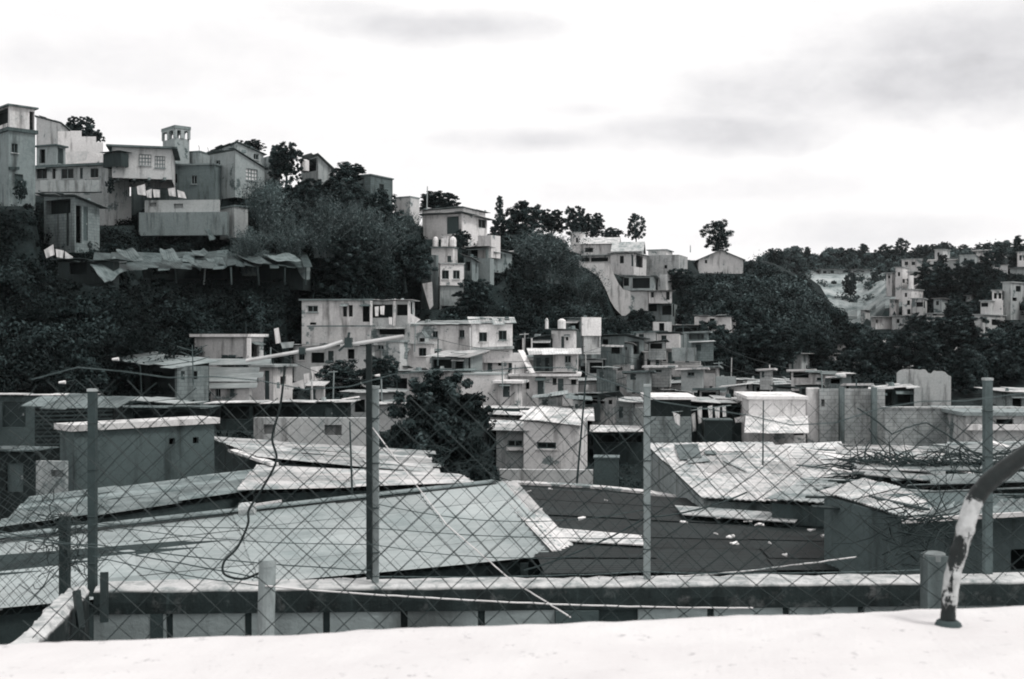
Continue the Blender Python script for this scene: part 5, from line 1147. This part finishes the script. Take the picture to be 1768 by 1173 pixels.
def tin(label, pts, ds, mat='c40', name='tin_sheet', group='loose sheets on the dark slope'):
    """a bent sheet lying on the slope"""
    mb = MB(); q = [at(x, y, d) for (x, y), d in zip(pts, ds)]; n = 6; tn = random.random(); sd = random.random()*9
    def g(i, j):
        u, v = i/n, j/n; p = q[0]*(1-u)*(1-v)+q[1]*u*(1-v)+q[2]*u*v+q[3]*(1-u)*v
        return p+Vector((.12*noise.noise(Vector((u*2, v*2, sd))), 0, .22*noise.noise(Vector((u*2.2+sd, v*1.5, 1)))-.12*math.sin(u*3.14)))
    z = Vector((0, .02, .04))
    for i in range(n):
        for j in range(n):
            f = [g(i, j), g(i, j+1), g(i+1, j+1), g(i+1, j)]; uv = [(a/n*1.6, b_/n*2) for a, b_ in ((i, j), (i, j+1), (i+1, j+1), (i+1, j))]
            mb.face([p+z for p in f], uv, tn); mb.face(f[::-1], uv[::-1], tn)
    return single(name, label, 'sheet', mb, mat, group)
tin('largest grey tarp stretched like a kite over the dark slope', [(155,458),(198,447),(214,468),(180,491)], (74.5,76,76,72.5), 'c19', 'tarp')
tin('crumpled pale tin sheet right above the kite shaped tarp', [(200,430),(230,428),(250,453),(213,448)], (78.6,79,77.5,77.5), 'c19')
tin('upright pale tin sheet in the middle of the dark slope', [(276,429),(297,429),(313,451),(281,451)], (88,88,86,86), 'c17')
tin('slim slanting pale sheet right of the upright tin sheet', [(321,449),(337,448),(349,463),(342,465)], (88,88,86,86), 'c19')
tin('grey sheet at the far left of the slope, under the washing', [(45,468),(62,470),(100,508),(82,505)], (77,77,75,75), 'c11')
tin('small grey sheet slanting beside the white washing on the left', [(95,458),(108,456),(121,474),(104,478)], (79,79,77.5,77.5), 'c21')
tin('thin sheet lying flat near the middle of the slope', [(352,446),(384,443),(392,462),(366,460)], (90,91,89,89), 'c15')
tin('pale long sheet on the right part of the slope roofs', [(408,440),(440,440),(470,456),(432,455)], (92,93,90,90), 'c17')
tin('bent sheet right of the pale long sheet on the slope', [(452,440),(500,438),(520,450),(470,450)], (93,94,91,91), 'c21')
tin('sheet standing on edge at the right end of the slope roofs', [(508,452),(534,450),(536,480),(524,482)], (94,94,93,93), 'c22')
tin('small bright sheet left of the flat thin sheet', [(330,432),(352,430),(360,440),(338,444)], (92,93,91,91), 'c19')
tin('dull sheet leaning out of the bushes below the white outbuilding', [(352,392),(360,396),(372,412),(362,414)], (97,97,96,96), 'c15')
t = T('slope_shack', 'long dark makeshift shack with a ragged tin roof along the dark slope', 'shack')
B(t, 240, 524, 540, 449, 480, 94, 3, 'w3', 'none', [(420,456,450,474,'o'),(262,456,300,474,'o'),(340,458,380,474,'o')], lb=4, dA=.5)
R4(t, [(385,464,88.5),(238,467,85.5),(246,441,92),(392,438,95)], 'c14', o=.1, jit=3.5, w=.8, corr=False, name='tin_roof')
R4(t, [(536,462,92),(380,462,89),(386,438,95),(528,440,97)], 'c10', o=.1, jit=3.5, w=.7, corr=False, name='tin_roof')
R4(t, [(244,468,79),(160,470,75),(165,444,78.6),(246,440,83)], 'c8', o=.1, jit=3.5, w=.8, corr=False, name='tin_roof')
for x in (170, 215, 262, 305, 352, 400, 447, 492, 528): ps = MB(); ps.beam(at(x, 492, 86+x*.008), at(x+rs0.uniform(-3, 3), 462, 86+x*.008), .1); t.part('post', ps, rs0.choice(['w12', 'w30', 'w5']))
t = T('slope_hut', 'dark hut with a plank roof below the sloping roof shed', 'hut')
B(t, 100, 196, 206, 452, 482, 75, 6, 'w3', 'sheet', [(120,452,150,474,'o')], o=.4, rm='w14', jit=3, lb=4)
t = T('dark_bin', 'grey bin among plants right of the white slit window house', 'bin'); B(t, 1026, 1068, 1072, 792, 830, 48, 6, 'm10', 'slab', [], o=.04, rt=.05, rm='m16', lb=1)
# ---- small clutter: boards and stones on the tin roofs, poles and washing among the middle rows
ROOFS_ = [o for o in list(bpy.data.objects) if o.name.split('.')[0] == 'roof' and o.parent and 55 < o.parent.location.y < 130 and o.data.materials[0].name.startswith('corr')]
rs = random.Random(5)
for i in range(90):
    o = rs.choice(ROOFS_); fs = [p for p in o.data.polygons if abs(p.normal.z) > .7]
    if not fs: continue
    f = rs.choice(fs); c = o.parent.location+f.center+Vector((rs.uniform(-.6, .6), rs.uniform(-.4, .8), .06)); mb = MB(); an = rs.uniform(0, 3.14)
    if i % 3:
        r_ = rs.uniform(.10, .22); ax = Vector((math.cos(an), math.sin(an), 0)); ay = Vector((-ax.y, ax.x, 0)); lo = [c+(ax*a*rs.uniform(.7, 1.2)+ay*b*rs.uniform(.6, 1.1))*r_ for a, b in ((-1,-1),(1,-1),(1,1),(-1,1))]
        mb.box8([p-Vector((0, 0, .05)) for p in lo], [c+(p-c)*.7+Vector((0, 0, r_*1.1)) for p in lo]); single('roof_stone', 'stone holding down the tin sheets of a roof', 'stone', mb, rs.choice(['k20', 'k34', 'k12']), 'stones weighing down the tin roofs')
    else:
        mb.beam(c-Vector((math.cos(an), math.sin(an)*.4, 0))*rs.uniform(.5, 1.2), c+Vector((math.cos(an), math.sin(an)*.4, .1))*rs.uniform(.5, 1.2), .1, .06); single('roof_batten', 'loose batten lying on the tin sheets of a roof', 'batten', mb, rs.choice(['w14', 'w40', 'p60']), 'loose battens on the tin roofs')
for i, (x, yb_, yt_, d) in enumerate(((716,596,560,84),(756,620,586,80),(868,660,625,74),(905,606,575,90),(1012,640,598,96),(1048,655,606,97),(1092,612,575,104),(1135,660,628,86),(1180,602,560,110),(1240,660,625,88),(1262,655,618,90),(1330,666,630,84),(1385,668,640,84),(940,700,660,74),(660,700,655,62),(575,690,640,66),(540,700,655,62),(468,640,600,74),(1420,675,640,70),(1480,700,655,66))):
    mb = MB(); mb.tube([at(x, yb_+12, d-1), at(x+rs.uniform(-2, 2), yt_, d-1)], .045, 5)
    if i % 3 == 0: mb.tube([at(x-8, yt_+3, d-1), at(x+8, yt_+2, d-1)], .03, 4)
    single('thin_pole', 'thin pole standing up among the crowded middle roofs', 'pole', mb, rs.choice(['m10', 'm30', 'p40']), 'thin poles among the roofs')
for i, (x, y, d, mt) in enumerate(((735,618,83,'x70'),(742,618,83,'x30'),(790,640,79,'x60'),(870,626,85.5,'x20'),(1052,628,99.5,'x76'),(1086,640,99.5,'x70'),(1125,640,99.5,'x20'),(1160,640,102.5,'x60'),(1230,668,89,'x50'),(1240,668,89,'x76'),(1272,667,89,'x24'),(1313,676,83,'x70'),(1320,676,83,'x30'),(1355,676,83,'x80'),(1368,677,83,'x76'),(478,660,69,'x30'),(492,664,69,'x66'),(586,640,78,'x20'),(612,632,79,'x60'),(1010,664,87,'x66'))):
    w_, h_ = rs.uniform(3.5, 6), rs.uniform(7, 13); cloth('small garment hung out among the middle houses', [(x, y), (x+w_, y), (x+w_*1.1, y+h_), (x-.5, y+h_)], d, mt, 'garment', 'small garments among the middle houses')
# ---- small structures squeezed between the middle houses, and cables strung over them
KINDS_ = {'lean': 'small lean to squeezed in among the crowded middle houses', 'room': 'small flat roofed room built on among the middle houses', 'wall': 'short bit of stained wall among the middle houses'}
for (x, y) in ((708,640),(726,662),(784,664),(846,650),(850,612),(902,636),(1030,655),(1082,656),(1176,656),(1214,646),(1236,656),(1312,652),(1340,692),(1366,654),(1400,662),(1432,664),(1466,690),(990,712),(1064,722),(1092,716),(1208,692),(1254,690),(500,632),(590,672),(640,680),(400,690),(690,590),(880,652),(1018,603),(1070,610),(1136,588),(1120,604),(966,640),(1004,700),(1044,706),(1150,700),(1160,606),(1196,606),(1186,588),(1098,588),(1058,646),(1120,648),(930,700),(660,655),(560,676),(536,690),(470,652),(736,690),(1380,690),(1500,700)):
    k = rs.choice(['lean', 'lean', 'room', 'room', 'wall']); d = float(np.interp(y, [590, 610, 640, 660, 680, 700, 725], [104, 98, 86, 79, 73, 66, 61])); w_ = rs.uniform(18, 42); h_ = rs.uniform(11, 20)*86/d; v = rs.choice([22, 36, 44, 50, 56, 62]); mt = rs.choice(['p', 'p', 'p', 'b', 'k', 'c'])
    t = T({'lean': 'lean_to', 'room': 'rooftop_room', 'wall': 'low_wall'}[k], KINDS_[k], {'lean': 'shed', 'room': 'room', 'wall': 'wall'}[k], {'lean': 'lean tos among the middle houses', 'room': 'small rooms among the middle houses', 'wall': 'bits of wall among the middle houses'}[k])
    if k == 'wall': B(t, x, x+w_*1.3, x+w_*1.3+2, y-h_*.45, y, d, rs.uniform(2, 14), 'k%02d' % v, 'none', [], lb=.25, dn=.9); continue
    ws = [(x+w_*.15, y-h_*.75, x+w_*.4, y, 'd')] if rs.random() < .5 else [(x+w_*.3, y-h_*.7, x+w_*.62, y-h_*.35, rs.choice(['n', 'o']))]
    if rs.random() < .35: ws = [(x+w_*.1, y-h_*.8, x+w_*.85, y-h_*.1, 'o')]
    B(t, x, x+w_, x+w_+3, y-h_, y, d, rs.uniform(2, 24), '%s%02d' % (mt, v), 'sheet' if k == 'lean' else 'slab', ws, lb=rs.uniform(1.8, 3), dn=.9, dA=rs.uniform(-.15, .12), dB=rs.uniform(-.2, .1), o=rs.uniform(.15, .45), rm=rs.choice(['c20', 'c34', 'c50', 'c66', 'w20']) if k == 'lean' else rs.choice(['k30', 'p50', 'k16']), jit=1.8)
for (x, y, w_, h_, d, yw) in ((1446,604,16,9,176,30),(1474,640,20,11,140,20),(1540,626,18,10,150,40),(1560,646,22,12,134,15),(1612,616,16,10,154,35),(1650,604,14,9,160,45),(1664,640,20,12,136,25),(1700,606,18,11,150,30),(1722,632,22,12,132,40),(1752,600,16,11,150,20),(1430,622,18,10,152,25),(1590,560,12,8,205,35),(1645,486,12,8,220,35),(1700,478,12,8,224,30),(1668,520,14,9,206,40)):
    t = T('tiny_house', 'tiny pale house half hidden in the dark trees of the right valley', 'house', 'tiny houses in the trees of the right valley')
    B(t, x, x+w_*.6, x+w_, y-h_, y, d, yw, rs.choice(['p44', 'p56', 'p36', 'k34']), rs.choice(['sheet', 'slab']), [(x+w_*.2, y-h_*.7, x+w_*.4, y-h_*.3, 'o')], o=.4, rm=rs.choice(['c60', 'c76', 'c44']), dn=1.5)
for i, (a, b) in enumerate((((560,600,86),(760,560,92)),((700,640,80),(905,575,90)),((756,586,80),(1012,598,96)),((868,625,74),(1092,575,104)),((1048,606,97),(1262,618,90)),((1135,628,86),(1330,630,84)),((1180,560,110),(1385,640,84)),((1092,575,104),(1180,560,110)),((905,575,90),(1048,606,97)),((1240,625,88),(1420,640,70)),((940,660,74),(1135,628,86)),((468,600,74),(660,655,62)))):
    p, q = at(*a), at(*b); mb = MB(); mb.tube([p.lerp(q, k/12)-Vector((0, 0, .7*4*k/12*(1-k/12))) for k in range(13)], .018, 4); single('overhead_cable', 'thin dark cable strung from pole to pole over the middle houses', 'cable', mb, 'm4', 'cables over the middle houses')
# ================================================================== ground and greenery
TC, TD, TZ = build_terrain()
P = plant
P('rounda', 'big round dark tree left of the white slit window house', 758, 845, 176, 198, 44, rot=.6)
P('bushb', 'dark lower bush spilling left from the foot of the big round tree', 708, 822, 100, 112, 46)
P('bushc', 'dark bush at the right foot of the big round tree', 822, 842, 80, 110, 43)
P('busha', 'feathery dark bush in front of the row house, behind the dark pole', 598, 682, 140, 72, 73)
P('roundb', 'dark conical bush right of the dark pole', 660, 682, 70, 66, 72, 'bush')
P('roundb', 'small bush between the grey box house and the small white house', 400, 650, 60, 36, 68, 'bush')
P('roundc', 'dark bushy tree on the skyline behind the stepped white house', 140, 252, 50, 50, 120)
P('busha', 'second dark bush right of the tree behind the stepped white house', 164, 254, 34, 36, 119)
P('rounda', 'dark tree on the skyline between the grey workshop and the open shed', 494, 318, 56, 70, 107)
P('roundb', 'pointed dark tree left of the open shed on the hilltop', 478, 300, 28, 48, 108)
P('roundc', 'small tree tops showing over the grey workshop roof', 434, 262, 44, 20, 118)
P('rounda', 'dark tree right of the open shed on the hilltop', 602, 322, 62, 40, 108)
P('busha', 'potted bush on the balcony house', 190, 329, 18, 28, 97.5, 'bush')
P('roundb', 'small bush at the foot of the tall narrow house', 36, 345, 22, 34, 78, 'bush')
P('reeda', 'tall pale bamboo clump in the middle of the dark hillside', 560, 440, 120, 110, 97, 'bamboo')
P('reedb', 'bamboo clump at the left under the grey workshop', 462, 402, 90, 100, 97, 'bamboo')
P('reedc', 'bamboo clump at the right above the porch house', 650, 462, 110, 105, 101, 'bamboo')
P('reeda', 'small bamboo clump beside the long grey house', 700, 440, 70, 80, 108, 'bamboo', rot=2)
P('reeda', 'bamboo clump on the slope below the white outbuilding', 430, 470, 80, 80, 93, 'bamboo', rot=3)
P('reedc', 'bamboo clump left of the tall pale bamboo', 500, 455, 90, 90, 95, 'bamboo', rot=4)
P('reedb', 'bamboo clump right of the tall pale bamboo', 615, 440, 90, 100, 99, 'bamboo', rot=5)
P('reedb', 'big feathery bamboo clump left of the grey bluff house', 940, 486, 150, 96, 128, 'bamboo', rot=1)
P('reedc', 'bamboo clump drooping below the feathery one beside the bluff', 1000, 532, 90, 80, 132, 'bamboo')
P('roundc', 'tree behind the ridge block on the skyline', 756, 372, 76, 40, 128)
P('rounda', 'dense dark tree on the ridge right of the white walled shack', 906, 424, 76, 74, 142)
P('roundb', 'dense dark bush left of the dense ridge tree', 866, 424, 40, 46, 138)
P('roundc', 'paler tree behind the dense ridge tree, beside the skyline gap', 952, 410, 48, 48, 170)
P('roundb', 'tall tree group left of the white pitched roof', 994, 416, 40, 58, 205)
P('roundc', 'tall tree directly behind the white pitched roof', 1022, 416, 44, 48, 208)
P('rounda', 'low tree right of the white pitched roof', 1056, 418, 40, 24, 206)
P('airyb', 'narrow tall tree above the grey gabled house', 1098, 422, 36, 52, 206)
P('airya', 'single airy round tree with sky showing through above the low gabled house', 1239, 444, 58, 62, 212)
P('spireb', 'thin spiky cactus like plant on the ridge skyline', 863, 384, 16, 46, 128, 'plant', 'spiky_plant')
P('roundb', 'dark bush beside the tower house and the pale plaster wall', 822, 548, 70, 64, 104, 'bush')
P('rounda', 'dark bush between the tower house and the long ridge shack', 796, 432, 36, 34, 112, 'bush')
P('busha', 'dark bush right of the tin roofed shed', 872, 500, 60, 60, 118, 'bush')
P('roundc', 'dark bush on the bluff top below the pale block house', 1172, 494, 50, 30, 168, 'bush')
P('rounda', 'bush cascading below the bluff house', 1106, 575, 50, 40, 138, 'bush')
P('roundb', 'dark tree beside the jutting tin roof of the doorway house', 1228, 634, 74, 78, 112)
P('roundc', 'biggest black round bush right of the broken terrace wall', 1322, 642, 104, 84, 118)
P('rounda', 'dark tree top right of the biggest black round bush', 1400, 640, 70, 70, 132)
P('busha', 'bush behind the row shack', 1278, 652, 60, 50, 110, 'bush')
P('roundb', 'dark round tree in the valley middle, left of the ruined wall', 1505, 664, 90, 90, 124)
P('roundc', 'dark spreading tree directly behind the ruined wall', 1580, 648, 90, 76, 118)
P('rounda', 'dark tree right of the ruined wall', 1670, 690, 76, 84, 100)
P('roundb', 'large dark tree at the right edge below the multi storey house', 1736, 680, 110, 110, 104)
P('roundc', 'dark tree on the slope below the lowest pale house', 1640, 630, 110, 84, 140)
P('rounda', 'dark tree between the pale hut and the valley foot', 1480, 620, 80, 60, 166)
P('roundb', 'round dark bush on the far hilltop in front of the boxy skyline house', 1627, 458, 18, 18, 232, 'bush')
P('roundc', 'broad dark tree mass left of centre on the far hillside', 1618, 520, 84, 66, 214)
P('rounda', 'broad dark tree mass right of centre on the far hillside', 1690, 520, 80, 72, 208)
P('roundb', 'dark tree behind the white walled house on the far hilltop', 1716, 466, 44, 34, 240)
P('spirec', 'dark column shaped tree at the right end of the skyline', 1757, 462, 28, 54, 240)
P('roundc', 'dark tree low beside the small pale cube house', 1662, 580, 70, 60, 182)
P('rounda', 'dark tree below the stacked house with chimney', 1588, 590, 56, 48, 190)
P('airyb', 'thin wispy tree standing above the far wood', 1557, 450, 28, 38, 390)
P('roundb', 'lone dark tree standing on the pale ravine bank', 1468, 518, 26, 46, 338)
P('spirea', 'tall thin tree at the left end of the distant wood', 1394, 470, 22, 44, 395)
P('roundb', 'rounded tree at the left end of the distant wood', 1338, 466, 32, 36, 260)
P('spireb', 'tall pointed tree second in the distant wood', 1432, 468, 22, 40, 400)
P('roundc', 'round tree third in the distant wood', 1460, 466, 40, 38, 398)
P('spirec', 'tall pointed tree in the middle of the distant wood', 1492, 466, 30, 44, 395)
P('rounda', 'broad tree right of the middle of the distant wood', 1530, 468, 46, 44, 392)
P('roundb', 'tree behind the slim white house in the distant wood', 1590, 462, 44, 36, 396)
P('roundc', 'grey distant tree left of the boxy skyline house', 1604, 450, 34, 28, 420)
P('airya', 'open distant tree above the boxy skyline house', 1632, 448, 24, 30, 400)
P('airyc', 'open distant tree right of the boxy skyline house', 1664, 448, 24, 26, 405)
P('rounda', 'low distant trees behind the white walled house', 1712, 444, 60, 24, 410)
for i, (x, y, w_, h_, lb) in enumerate(((650,420,80,90,'dark leafy tree below the long grey house'),(590,400,90,90,'dark leafy tree in the middle of the hilltop greenery'),(530,390,80,80,'dark leafy tree below the open hilltop shed'),(700,500,90,90,'dark leafy tree left of the tower house'),(610,500,100,90,'dark leafy tree above the porch house'))):
    P(['rounda','roundb','roundc'][i % 3], lb, x, y, w_, h_, (107,105,104,106,97)[i], group='trees on the steep hillside')
scatter('hillside_scrub', 'dark scrub covering the steep left hillside', -160, 740, 50, 112, 7000, 1.0, 95, .12, 'f2', 130, 1.9, .25, [(-200,322),(0,332),(230,365),(420,330),(500,318),(620,308),(700,345),(760,420)])
scatter('gully_scrub', 'dark scrub in the gully below the ridge', 690, 1110, 100, 170, 3900, 1.2, 90, .15, 'f3', 80, 2.3, .25, [(690,372),(800,410),(880,392),(960,398),(1010,455),(1050,520),(1090,560),(1110,560)])
scatter('spur_shrubs', 'dense bushes covering the rounded spur right of the ridge', 1090, 1520, 120, 250, 6800, 1.6, 85, .22, 'f4', 170, 2.9, .25, [(1090,480),(1190,474),(1215,458),(1290,448),(1330,452),(1380,476),(1420,508),(1460,552),(1520,580)])
scatter('valley_shrubs', 'dense dark greenery of the right valley side', 1400, 1960, 110, 262, 6600, 1.8, 80, .25, 'f3', 170, 3.1, .25, [(1400,560),(1480,588),(1540,572),(1600,474),(1680,464),(1768,458),(1960,440)])
scatter('distant_foliage', 'distant wood along the skyline at the right', 1235, 1960, 335, 470, 2100, 2.4, 190, .42, 'f9', 40, 3.2, .0)  # paler leaf colour stands in for the haze of distance
scatter('yard_weeds', 'weeds and scraps of greenery among the low houses', 380, 1500, 64, 110, 500, .7, 80, .1, 'f4')
scatter('plot_weeds', 'weeds between the near roofs', 820, 1160, 38, 56, 120, .5, 70, .07, 'f4')
# air: thin even haze filling the valley
hz = MB(); X, Y0, Y1, Z0, Z1 = 1500, -12, 1400, HZ0, 75
q = [Vector((-X, Y0, 0)), Vector((X, Y0, 0)), Vector((X, Y1, 0)), Vector((-X, Y1, 0))]; hz.box8([p+Vector((0, 0, Z0)) for p in q], [p+Vector((0, 0, Z1)) for p in q])
hm = bpy.data.materials.new('haze'); hm.use_nodes = True; ht = hm.node_tree; ht.nodes.remove(ht.nodes['Principled BSDF']); pv = ht.nodes.new('ShaderNodeVolumePrincipled')
pv.inputs['Color'].default_value = (.93, .97, 1, 1); pv.inputs['Density'].default_value = HAZE; pv.inputs['Anisotropy'].default_value = .2; ht.links.new(pv.outputs[0], ht.nodes['Material Output'].inputs['Volume'])
if HAZE: ho = bpy.data.objects.new('haze', hz.mesh('haze', hm)); COL.objects.link(ho); ho['kind'] = 'stuff'; ho['label'] = 'thin haze in the valley air'
# ================================================================== light, sky, camera
SUN_EL, SUN_AZ = math.radians(58), math.radians(118)      # azimuth clockwise from +Y
w = bpy.data.worlds.new('World'); SC.world = w; w.use_nodes = True; nt = w.node_tree; nd = nt.nodes; bg = nd['Background']
def N(t, **k):
    n = nd.new(t)
    for a, b in k.items(): setattr(n, a, b)
    return n
L = nt.links.new
sky = N('ShaderNodeTexSky', sky_type='NISHITA', sun_disc=False, sun_elevation=SUN_EL, sun_rotation=SUN_AZ); bw = N('ShaderNodeRGBToBW'); L(sky.outputs[0], bw.inputs[0])
tc = N('ShaderNodeTexCoord'); vec = tc.outputs['Generated']
def noise_(scale, det, rough, sc): 
    mp = N('ShaderNodeMapping'); mp.inputs['Scale'].default_value = sc; L(vec, mp.inputs[0]); n = N('ShaderNodeTexNoise'); n.inputs['Scale'].default_value = scale; n.inputs['Detail'].default_value = det; n.inputs['Roughness'].default_value = rough; L(mp.outputs[0], n.inputs[0]); return n.outputs['Fac']
def math_(op, a, b=None, c=None, clamp=False):
    m = N('ShaderNodeMath', operation=op, use_clamp=clamp)
    for i, x in enumerate((a, b, c)):
        if x is None: continue
        if isinstance(x, (int, float)): m.inputs[i].default_value = x
        else: L(x, m.inputs[i])
    return m.outputs[0]
wob = noise_(5, 7, .62, (1, 1, 2.0)); fine = noise_(9, 8, .62, (1, 1, 1.7))
dens = None                                    # grey cloud banks: (px, py, half width, half height, weight)
for px, py, rx, ry, wt in ((1560,150,420,62,1.0),(1700,60,330,60,.8),(760,45,200,26,.9),(1200,225,280,34,.75),(960,240,180,22,.7),(1010,190,80,20,.5),(260,215,330,30,.35),(1500,400,400,30,.4),(300,110,420,60,.3),(1250,330,260,26,.35),(620,20,120,20,.5)):
    v = Vector(((px-CX)/F, 1, -(py-CY)/F)).normalized(); s = N('ShaderNodeVectorMath', operation='SUBTRACT'); L(vec, s.inputs[0]); s.inputs[1].default_value = v
    m = N('ShaderNodeVectorMath', operation='MULTIPLY'); L(s.outputs[0], m.inputs[0]); m.inputs[1].default_value = (F/rx, F/max(rx, 200), F/ry)
    ln = N('ShaderNodeVectorMath', operation='LENGTH'); L(m.outputs[0], ln.inputs[0])
    e = math_('MULTIPLY_ADD', math_('SUBTRACT', wob, .5), 2.6, ln.outputs['Value']); f = math_('MULTIPLY', math_('SUBTRACT', 1.35, e, clamp=True), wt)
    dens = f if dens is None else math_('MAXIMUM', dens, f)
dens = math_('MULTIPLY', dens, math_('MULTIPLY_ADD', fine, 1.5, .15))
dens = math_('ADD', dens, math_('MULTIPLY', math_('SUBTRACT', .53, noise_(3.0, 9, .66, (1, 1, 1.9)), clamp=True), 1.7))
bright = math_('MULTIPLY_ADD', dens, -.33, 1.05)
white = math_('MULTIPLY', math_('MULTIPLY_ADD', bw.outputs[0], .02, SKYV), bright)
cr_ = N('ShaderNodeValToRGB'); cr_.color_ramp.elements[0].color = (.975, .97, 1.0, 1); cr_.color_ramp.elements[1].color = (1.0, .985, .985, 1); cr_.color_ramp.elements[0].position = .7; L(bright, cr_.inputs[0])
vm = N('ShaderNodeVectorMath', operation='SCALE'); L(cr_.outputs[0], vm.inputs[0]); L(white, vm.inputs['Scale']); L(vm.outputs[0], bg.inputs['Color']); bg.inputs['Strength'].default_value = .12
sl = bpy.data.lights.new('sun', 'SUN'); sl.energy = SUNV; sl.angle = math.radians(12); sl.color = (1, .98, .95)
so = bpy.data.objects.new('sun', sl); COL.objects.link(so)
sd = Vector((math.sin(SUN_AZ)*math.cos(SUN_EL), math.cos(SUN_AZ)*math.cos(SUN_EL), math.sin(SUN_EL))); so.rotation_euler = (-sd).to_track_quat('-Z', 'Y').to_euler()
cam = bpy.data.cameras.new('camera'); cam.lens = 40; cam.sensor_width = 36; cam.clip_start = .1; cam.clip_end = 6000
cam.dof.use_dof = True; cam.dof.focus_distance = 55; cam.dof.aperture_fstop = 11
co = bpy.data.objects.new('camera', cam); COL.objects.link(co); co.rotation_euler = (math.pi/2, 0, 0); SC.camera = co
SC.view_settings.view_transform = 'Standard'; SC.view_settings.look = 'None'; SC.view_settings.gamma = 1; SC.view_settings.exposure = EXPO
SC.cycles.filter_width = 1.9; SC.cycles.max_bounces = 6; SC.cycles.use_denoising = True
